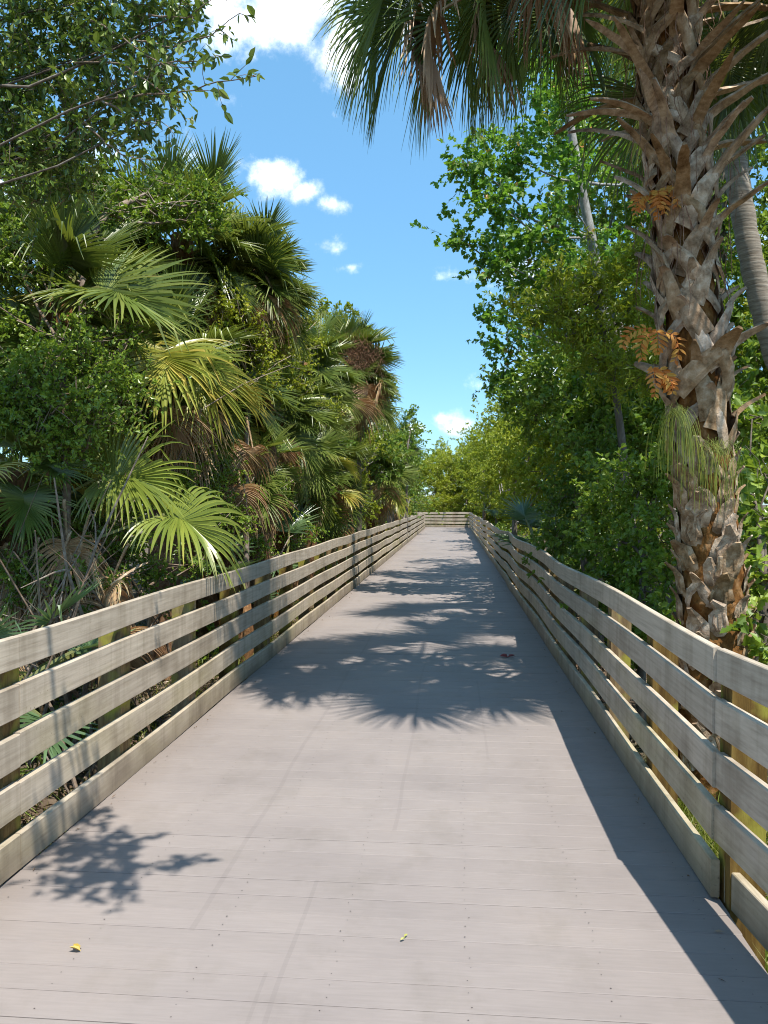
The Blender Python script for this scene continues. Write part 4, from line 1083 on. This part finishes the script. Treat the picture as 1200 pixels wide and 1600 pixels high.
tree('vine_tangle', 'yellowish vine between the brown-skirted palm and low palms', 'vine', 22, None,
     [(425, 545, 11.0, .34), (455, 600, 12, .30), (350, 480, 9.6, .24), (395, 545, 10.3, .30), (330, 540, 9.2, .2), (470, 540, 12.4, .28), (340, 650, 9.2, .22), (410, 600, 10.6, .25), (500, 640, 15, .34), (480, 500, 13.4, .2), (385, 500, 10.2, .18)],
     'leaf_lime', (.045, .026), .75, .04, tint=(.5, .28))
tree('roadside_shrub', 'sunny light green shrubs clump below the shaggy palms near the bend', 'shrub', 23, None,
     [(590, 690, 28, .7), (565, 690, 24, .6), (600, 660, 27, .5), (540, 700, 20, .4), (610, 755, 37, .9), (510, 770, 18.5, .5), (600, 785, 35, .6), (555, 745, 25, .6), (480, 790, 15.5, .38)],
     'leaf_lime', (.075, .045), .8, .06, tint=(.45, .25))
tree('leafy_tree', 'sparse light-leaved sapling rising behind the shaggy palm', 'tree', 24, None,
     [(500, 478, 20.5, .30), (515, 500, 20.5, .35), (548, 485, 20.5, .20), (552, 510, 20.5, .26), (575, 515, 20.5, .20), (585, 560, 21, .4), (612, 612, 22, .28), (605, 600, 22, .28), (560, 600, 20, .6)],
     'leaf_lime', (.10, .055), .7, .08, tint=(.3, .2))
tree('leafy_tree', 'thin treetop poking up before the horizon cloud', 'tree', 25, None,
     [(645, 645, 34, .32), (638, 655, 34, .4), (650, 665, 34, .3), (640, 690, 34, .8), (630, 720, 33, 1.0)], 'leaf', (.12, .06), .55, .07, tint=(.5, .2))
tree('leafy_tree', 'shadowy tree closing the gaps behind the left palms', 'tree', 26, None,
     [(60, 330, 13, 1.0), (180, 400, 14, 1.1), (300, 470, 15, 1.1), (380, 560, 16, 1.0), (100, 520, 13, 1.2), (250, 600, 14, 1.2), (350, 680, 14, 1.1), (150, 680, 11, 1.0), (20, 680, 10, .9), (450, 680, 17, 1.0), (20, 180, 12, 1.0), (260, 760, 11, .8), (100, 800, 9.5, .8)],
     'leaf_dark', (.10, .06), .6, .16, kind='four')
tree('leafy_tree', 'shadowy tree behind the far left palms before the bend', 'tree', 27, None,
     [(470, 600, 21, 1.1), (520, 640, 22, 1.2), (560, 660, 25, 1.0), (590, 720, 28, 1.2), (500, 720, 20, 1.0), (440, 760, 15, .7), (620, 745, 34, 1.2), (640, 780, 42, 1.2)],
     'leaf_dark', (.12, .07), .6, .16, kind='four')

tree('vine_tangle', 'green vine curtain in front of the low dense palms', 'vine', 28, None,
     [(300, 690, 9.0, .30), (340, 740, 9.6, .34), (280, 760, 8.6, .28), (400, 700, 11.4, .36), (430, 770, 12, .34), (360, 810, 9.6, .28), (300, 820, 8.6, .24), (460, 710, 13.5, .4), (330, 560, 9.6, .26), (250, 680, 8.4, .26), (470, 830, 13, .25), (400, 850, 10.6, .2)],
     'leaf', (.05, .03), .7, .03, tint=(.5, .28))
tree('vine_tangle', 'scrubby undergrowth with small leaves beneath the young bright palm', 'vine', 29, None,
     [(150, 820, 6.9, .24), (90, 850, 6.6, .24), (200, 860, 6.9, .22), (240, 900, 6.8, .18), (130, 910, 6.2, .2), (30, 900, 6.2, .24), (60, 790, 7, .26), (-20, 830, 6.5, .3), (190, 780, 7.6, .26), (310, 880, 8, .16)],
     'leaf_dark', (.042, .024), .8, .03, tint=(.55, .28))
tree('roadside_shrub', 'bright shrub under the shaggy palm just behind the sunlit railing', 'shrub', 30, None,
     [(535, 780, 21.5, .45), (500, 800, 18.5, .38), (570, 790, 27, .5), (595, 770, 34, .7), (615, 790, 42, .7), (635, 790, 52, .8)],
     'leaf_lime', (.08, .05), .8, .04, tint=(.4, .25))

# overhanging tree on the near left, its outer leaves one by one
rng = np.random.default_rng(50)
ob = np.array((-3.9, 4.3, 0)); ob[2] = ground_z(ob[0], ob[1]) - .1
over = thing('overhanging_tree', 'glossy oval-leaved tree hanging its branches in over the sunlit railing', 'tree', tuple(map(float, ob)))
lump_px = [(55, 50, 5.2, .42), (150, 80, 5.1, .34), (35, 165, 5.2, .42), (115, 195, 5, .32), (20, 250, 5.2, .38), (225, 55, 4.9, .24), (185, 150, 4.8, .22), (100, 255, 5.2, .26), (160, 0, 5.1, .36), (290, 15, 4.7, .18), (60, -80, 5, .4), (-60, 60, 5, .5), (-80, 220, 5, .5), (230, -60, 4.8, .35), (250, 120, 4.6, .16), (215, 195, 4.7, .16)]
LL = [(at(a_, b_, D_) - ob, r_) for a_, b_, D_, r_ in lump_px]
shade_l = [(np.array((-.43, 2.15, 4.0)), .26), (np.array((-.55, 2.32, 4.05)), .22), (np.array((-.34, 2.02, 4.0)), .2), (np.array((-.75, 2.72, 4.0)), .16), (np.array((-.07, 2.2, 3.95)), .07)]
LL2 = [(c - ob, r) for c, r in shade_l]
mb = MB(); limbs(mb, [np.zeros(3), (-.1, .1, 1.6), (0, .2, 3.0), (.1, .3, 4.2), (.2, .2, 5.4)], .11, LL, rng, thin=.5)
tube(mb, [np.array((.2, .2, 5.2)), np.array((.9, -.5, 5.6)), np.array((2.4, -1.5, 5.4)), LL2[1][0] + (0, 0, .1), LL2[0][0], LL2[2][0]], [.035, .028, .02, .014, .009, .005], 6)
tube(mb, [LL2[1][0] + (0, 0, .1), LL2[3][0]], [.008, .004], 5)
tube(mb, [LL2[2][0], LL2[4][0]], [.006, .003], 4)
link('trunk', mb.mesh('trunk', [M['bark']], True), over)
mb = MB(); crown(mb, LL, rng, (.055, .025), .5, twig=.36, tint=(.55, .3)); crown(mb, LL2, rng, (.055, .028), .6, twig=.2)
link('crown', mb.mesh('crown', [M['leaf_gloss'], M['twig']]), over)
mb = MB(); leaves(mb, np.zeros((1, 3)), np.array([(1., 0, 0)]), np.array([(0, 0, 1.)]), 1.0, .46, 0, .5, .2)
lv = [None] * 3
for k in range(3):
    mb = MB(); leaves(mb, np.zeros((1, 3)), np.array([(1., 0, -.05 * k)]), np.array([(0, 0, 1.)]), 1.0, .40 + .05 * k, 0, (.2, .5, .8)[k], .12 + .08 * k)
    lv[k] = mb.mesh('leaf', [M['leaf_gloss']])
nleaf = 0
for path in (((150, 160, 4.7), (240, 150, 4.5), (320, 142, 4.3), (385, 132, 4.15), (400, 128, 4.1)), ((190, 60, 4.8), (270, 80, 4.6), (330, 65, 4.4), (375, 30, 4.25)),
             ((150, 150, 4.8), (210, 190, 4.6), (260, 200, 4.5), (275, 215, 4.45)), ((130, 190, 4.8), (180, 230, 4.6), (225, 240, 4.5)), ((200, 120, 4.7), (280, 110, 4.5), (340, 90, 4.4)),
             ((230, 20, 4.7), (300, 40, 4.5), (345, 5, 4.4)), ((120, 100, 4.8), (200, 110, 4.6), (270, 165, 4.5), (285, 185, 4.45)), ((140, 30, 4.8), (210, 60, 4.6), (260, 90, 4.5), (300, 95, 4.4))):
    P = np.array([at(*p) for p in path]) - ob
    cum = np.concatenate(([0], np.cumsum(np.linalg.norm(np.diff(P, axis=0), axis=1)))); n = 14
    s = np.linspace(0, cum[-1], n); Q = np.stack([np.interp(s, cum, P[:, k]) for k in range(3)], -1)
    Q += np.cumsum(rng.normal(0, .006, Q.shape), axis=0)
    mb = MB(); tube(mb, Q, np.linspace(.007, .002, n), 5)
    br = link('branch', mb.mesh('branch', [M['twig']]), over)
    side = []
    for k in (range(2, n) if path[0] == (150, 160, 4.7) else range(3, n, 2)):
        e = Q[k] + nrm(rng.normal(0, 1, 3) + np.array((.5, 0, 0))) * rng.uniform(.06, .16)
        side.append((Q[k], e))
    for k, (a_, e) in enumerate(side + [(Q[2], Q[-1])]):
        m_ = 4 if k < len(side) else 9
        for t in np.linspace(.25, 1, m_):
            if nleaf >= 296: break
            if k < len(side): p = a_ + (e - a_) * t
            else: p = Q[int(2 + t * (n - 3))]
            dr = Vector(nrm(rng.normal(0, .6, 3) + (e - a_) / max(.05, np.linalg.norm(e - a_)) * .7 + np.array((0, 0, -.25))))
            o = link('leaf', lv[rng.integers(3)], br, p)
            o.rotation_euler = (dr.to_track_quat('X', 'Z') @ Euler((rng.normal(0, .5), 0, 0)).to_quaternion()).to_euler()
            z_ = rng.uniform(.05, .08); o.scale = (z_, z_, z_); nleaf += 1
        if k < len(side):
            mb = MB(); tube(mb, [a_, (a_ + e) / 2 + rng.normal(0, .006, 3), e], [.0025, .002, .001], 4); link('twig', mb.mesh('twig', [M['twig']]), br)

# trees beyond the far railing: one built, the others copied
lib = []
for sd_ in (201, 202, 203):
    r_ = np.random.default_rng(sd_)
    L = []
    for q in range(16):
        d = nrm(r_.normal(0, 1, 3)); L.append((np.array((0, 0, 3.9)) + d * np.array((1.7, 1.7, 2.2)) * r_.uniform(.45, 1), r_.uniform(.6, 1.0)))
    for q in range(6): L.append((np.array((r_.normal(0, 1.2), r_.normal(0, 1.2), r_.uniform(.7, 1.8))), r_.uniform(.6, .9)))
    mb = MB(); limbs(mb, [(0, 0, -.2), (.1, 0, 1.5), (0, .1, 3.5), (.1, 0, 5)], .14, L, r_)
    tm = mb.mesh('trunk', [M['bark']], True)
    mb = MB(); crown(mb, L, r_, (.15, .085), .62, kind='four', twig=.5, tint=(.5, .25))
    lib.append((tm, mb.mesh('crown', [M['leaf_lime'], M['twig']])))
fr_ = random.Random(9)
def lib_tree(label, x, y, s, sz, group, k):
    root = thing('leafy_tree', label, 'tree', (x, y, ground_z(x, y)), group)
    rz = fr_.uniform(0, 6.28)
    link('trunk', lib[k][0], root, rz=rz, scale=(s, s, sz)); link('crown', lib[k][1], root, rz=rz, scale=(s, s, sz))
for q, (x, y, s, sz) in enumerate(((-5.5, 62, 1, 1.05), (-2.6, 60.5, 1, .95), (-.2, 61.5, 1, 1.0), (2.2, 60.5, 1, 1.02), (4.6, 59, 1, 1.1), (-8.5, 60.5, 1.1, 1.05), (-1.5, 66, 1.2, 1.22), (1.8, 67, 1.2, 1.25), (-5, 68, 1.2, 1.2), (5.5, 66, 1.2, 1.3), (-12, 64, 1.3, 1.2), (9, 62, 1.3, 1.3), (-3.8, 59.6, .8, .5), (-1.4, 59.3, .8, .5), (.9, 58.9, .8, .5), (3.0, 58, .8, .5))):
    lib_tree('light green bushy tree in the row beyond the far railing', x, y, s, sz, 'trees beyond the far railing', q % 3)
for q, (x, y, s, sz) in enumerate(((5.0, 47, .9, 1.0), (4.8, 39, .75, .85), (5.6, 30, .9, 1.1), (5.2, 22, .7, .9), (5.8, 16, .8, 1.0), (7, 25, 1.1, 1.4), (8, 40, 1.3, 1.4), (7.5, 11, .9, 1.3), (9, 18, 1.3, 1.6))):
    lib_tree('light green bushy tree in the wood behind the shaded railing', x, y, s, sz, 'trees behind the shaded railing', (q + 1) % 3)
for q, (x, y, s, sz) in enumerate(((-4.6, 46, .8, .85), (-5.2, 36, .8, .85), (-5.6, 28, .8, .85), (-8, 40, 1.2, 1.1), (-8.5, 26, 1.1, 1.0), (-8, 17, 1.1, 1.0), (-9, 10, 1.2, 1.1))):
    lib_tree('light green bushy tree in the wood behind the palm thicket', x, y, s, sz, 'trees behind the palm thicket', (q + 2) % 3)

# ------------------------------------------------------------------ undergrowth, litter, sticks
rng = np.random.default_rng(90)
n = 26000
side = rng.random(n) < .55
x = np.where(side, XL - .05 - rng.exponential(1.4, n), XR + .05 + rng.exponential(1.2, n)); y = rng.uniform(.5, 16, n) ** 1.0
gz_ = np.array([ground_z(a_, b_) for a_, b_ in zip(x, y)])
mb = MB(); leaves(mb, np.stack((x, y, gz_ + rng.uniform(.0, .07, n)), -1), np.stack((rng.normal(0, 1, n), rng.normal(0, 1, n), rng.normal(0, .3, n)), -1), np.stack((rng.normal(0, .5, n), rng.normal(0, .5, n), np.ones(n)), -1), rng.uniform(.05, .14, n), rng.uniform(.015, .05, n), 0, np.clip(rng.normal(.5, .25, n), 0, 1), six=False)
o = link('leaf_litter', mb.mesh('leaf_litter', [M['litter']])); o['kind'] = 'stuff'; o['label'] = 'brown fallen leaves covering the forest floor'; o['category'] = 'leaf litter'
def grass_patch(name, label, n, fx, fy, hmax, seed):
    rng = np.random.default_rng(seed); x = fx(rng, n); y = fy(rng, n)
    z = np.array([ground_z(a_, b_) for a_, b_ in zip(x, y)]) - .02
    h = hmax * rng.uniform(.35, 1, n); d = np.stack((rng.normal(0, .35, n), rng.normal(0, .35, n), np.ones(n)), -1); d = nrm(d)
    p0 = np.stack((x, y, z), -1); p1 = p0 + d * h[:, None] * .55; d2 = nrm(d + np.stack((rng.normal(0, .6, n), rng.normal(0, .6, n), -.3 * np.ones(n)), -1)); p2 = p1 + d2 * h[:, None] * .5
    s = nrm(np.cross(d, nrm(rng.normal(0, 1, (n, 3))))) * rng.uniform(.002, .006, n)[:, None]
    V = np.stack((p0 - s, p0 + s, p1 + s * .8, p1 - s * .8, p2), 1).reshape(-1, 3); b = (np.arange(n) * 5)[:, None]
    mb = MB(); t = np.repeat(np.clip(rng.normal(.5, .25, n), 0, 1), 5); mb.add(V, b + [[0, 1, 2, 3]], 0, t); mb.f.append(b + [[3, 2, 4]]); mb.m.append(np.zeros(n, int))
    o = link(name, mb.mesh(name, [M['grass']])); o['kind'] = 'stuff'; o['label'] = label; o['category'] = 'grass'
grass_patch('grass', 'bright grass growing outside the shaded railing', 9000, lambda r, n: XR + .16 + r.exponential(.5, n), lambda r, n: r.uniform(.8, 6.5, n), .5, 1)
grass_patch('grass', 'sparse grass growing behind the sunlit railing', 7000, lambda r, n: XL - .2 - r.exponential(.9, n), lambda r, n: r.uniform(1.5, 22, n), .38, 2)
# ground-cover plants behind both railings
for sx_, lab, cen in ((-1, 'low leafy plants under the left palms behind the sunlit railing', -2.9), (1, 'low leafy plants under the shrubs behind the shaded railing', 2.15)):
    rng = np.random.default_rng(30 + sx_); mb = MB(); L = []
    for q in range(46):
        y = 2.5 + 1.02 * q + rng.normal(0, .4); x = cen + sx_ * abs(rng.normal(0.1, .6))
        L.append((np.array((x, y, ground_z(x, y) + rng.uniform(.1, .35 + .01 * q))), rng.uniform(.16, .34) * (1 + q / 40)))
    crown(mb, L, rng, (.075, .045), .42, twig=.25, up=.6)
    o = link('ground_cover', mb.mesh('ground_cover', [M['leaf'], M['twig']])); o['kind'] = 'stuff'; o['label'] = lab; o['category'] = 'undergrowth'
# dry sticks and bare stems in the left thicket
rng = np.random.default_rng(66)
mb_list = []
for q in range(34):
    px, py, D = rng.uniform(-20, 300), rng.uniform(760, 1000), rng.uniform(5.2, 7.2)
    c = at(px, py, D)
    if c[0] > -2.35: c[0] = -2.35 - rng.uniform(0, .6)
    g0 = ground_z(c[0], c[1])
    az_ = rng.uniform(0, 6.28); ln = rng.uniform(.7, 1.9)
    top = c + np.array((math.cos(az_) * .5 - .1, math.sin(az_) * .5, rng.uniform(.1, .6)))
    top[0] = min(top[0], -2.2)
    bot = np.array((c[0] - math.cos(az_) * .5 - .2, c[1] - math.sin(az_) * .5, g0 - .05))
    m1 = bot * .6 + top * .4 + rng.normal(0, .08, 3); m2 = bot * .3 + top * .7 + rng.normal(0, .08, 3); m1[0] = min(m1[0], -2.2); m2[0] = min(m2[0], -2.2)
    mb = MB(); r_ = rng.uniform(.006, .018)
    tube(mb, np.array([bot, m1, m2, top]) - bot, [r_, r_ * .9, r_ * .7, r_ * .3], 6)
    for w in range(2):
        e = m2 + nrm(rng.normal(0, 1, 3)) * .35; e[0] = min(e[0], -2.15)
        tube(mb, np.array([m2, (m2 + e) / 2 + rng.normal(0, .04, 3), e]) - bot, [r_ * .5, r_ * .35, r_ * .15], 5, cap=False)
    tag(link('dry_stick', mb.mesh('dry_stick', [M['twig']]), loc=bot), 'bare dry stick leaning in the dark brush behind the sunlit railing', 'stick', 'dry sticks in the left brush')
for lab, pp in (('long bare stem arching across the vine tangle below the broad-leafed palm', ((-30, 460, 6.6), (60, 520, 6.6), (130, 535, 6.5), (200, 530, 6.5))),
                ('pale bare branch slanting in front of the low dense palms', ((315, 640, 8.0), (380, 600, 8.4), (430, 580, 8.8), (455, 570, 9.0)))):
    P = np.array([at(*p) for p in pp]); b = P[0].copy(); b[2] = ground_z(b[0], b[1]) - .05; b[0] -= 1.5; b[1] += .8
    P = np.vstack((b, b * .55 + P[0] * .45 + (-.1, 0, .25), P[0] * .8 + b * .2 + (0, 0, .12), P))
    mb = MB(); tube(mb, P - b, np.linspace(.012, .003, len(P)), 6); tag(link('bare_branch', mb.mesh('bare_branch', [M['twig']]), loc=b), lab, 'branch')
# fallen leaves on the deck
def deck_leaf(label, px, py, col, seed, n=2, s=.05):
    rng = np.random.default_rng(seed); v = at(px, py, 1.0) - np.array((0, 0, EYE)); t = -(EYE - .012) / v[2]
    c = np.array((0, 0, EYE)) + v * t
    m = plain('fallen_leaf_' + col[0], col[1], .6); mb = MB()
    for q in range(n):
        a_ = rng.uniform(0, 6.28)
        leaves(mb, np.array([(rng.normal(0, .008), rng.normal(0, .008), -.006)]), np.array([(math.cos(a_), math.sin(a_), rng.uniform(.1, .5))]), np.array([(rng.normal(0, .5), rng.normal(0, .5), 1)]), s * rng.uniform(.8, 1.2), s * .5, 0, .5, .35)
    tag(link('fallen_leaf', mb.mesh('fallen_leaf', [m]), loc=c), label, 'leaf')
deck_leaf('curled yellow leaf lying on the sunlit planks', 123, 1484, ('yellow', (.42, .30, .05)), 1, 2, .04)
deck_leaf('dark red crumpled leaf lying in the palm crown shadow on the planks', 793, 1026, ('red', (.25, .06, .06)), 2, 4, .085)
deck_leaf('tiny yellow-green leaf scrap on the middle of the planks', 634, 1468, ('green', (.30, .30, .06)), 3, 2, .022)
rng = np.random.default_rng(14); n = 170
x = np.where(rng.random(n) < .5, XL + .03 + rng.exponential(.06, n), XR - .05 - rng.exponential(.07, n)); y = rng.uniform(2.6, 20, n)
x = np.clip(x, XL + .02, XR - .03)
mb = MB(); leaves(mb, np.stack((x, y, np.full(n, .004)), -1), np.stack((rng.normal(0, 1, n), rng.normal(0, 1, n), rng.uniform(.0, .25, n)), -1), np.stack((rng.normal(0, .3, n), rng.normal(0, .3, n), np.ones(n)), -1), rng.uniform(.01, .045, n), rng.uniform(.004, .014, n), 0, np.clip(rng.normal(.5, .25, n), 0, 1), six=False)
o = link('leaf_litter', mb.mesh('deck_litter', [M['litter']])); o['kind'] = 'stuff'; o['label'] = 'scattered bits of dry leaf along both deck edges'; o['category'] = 'leaf litter'
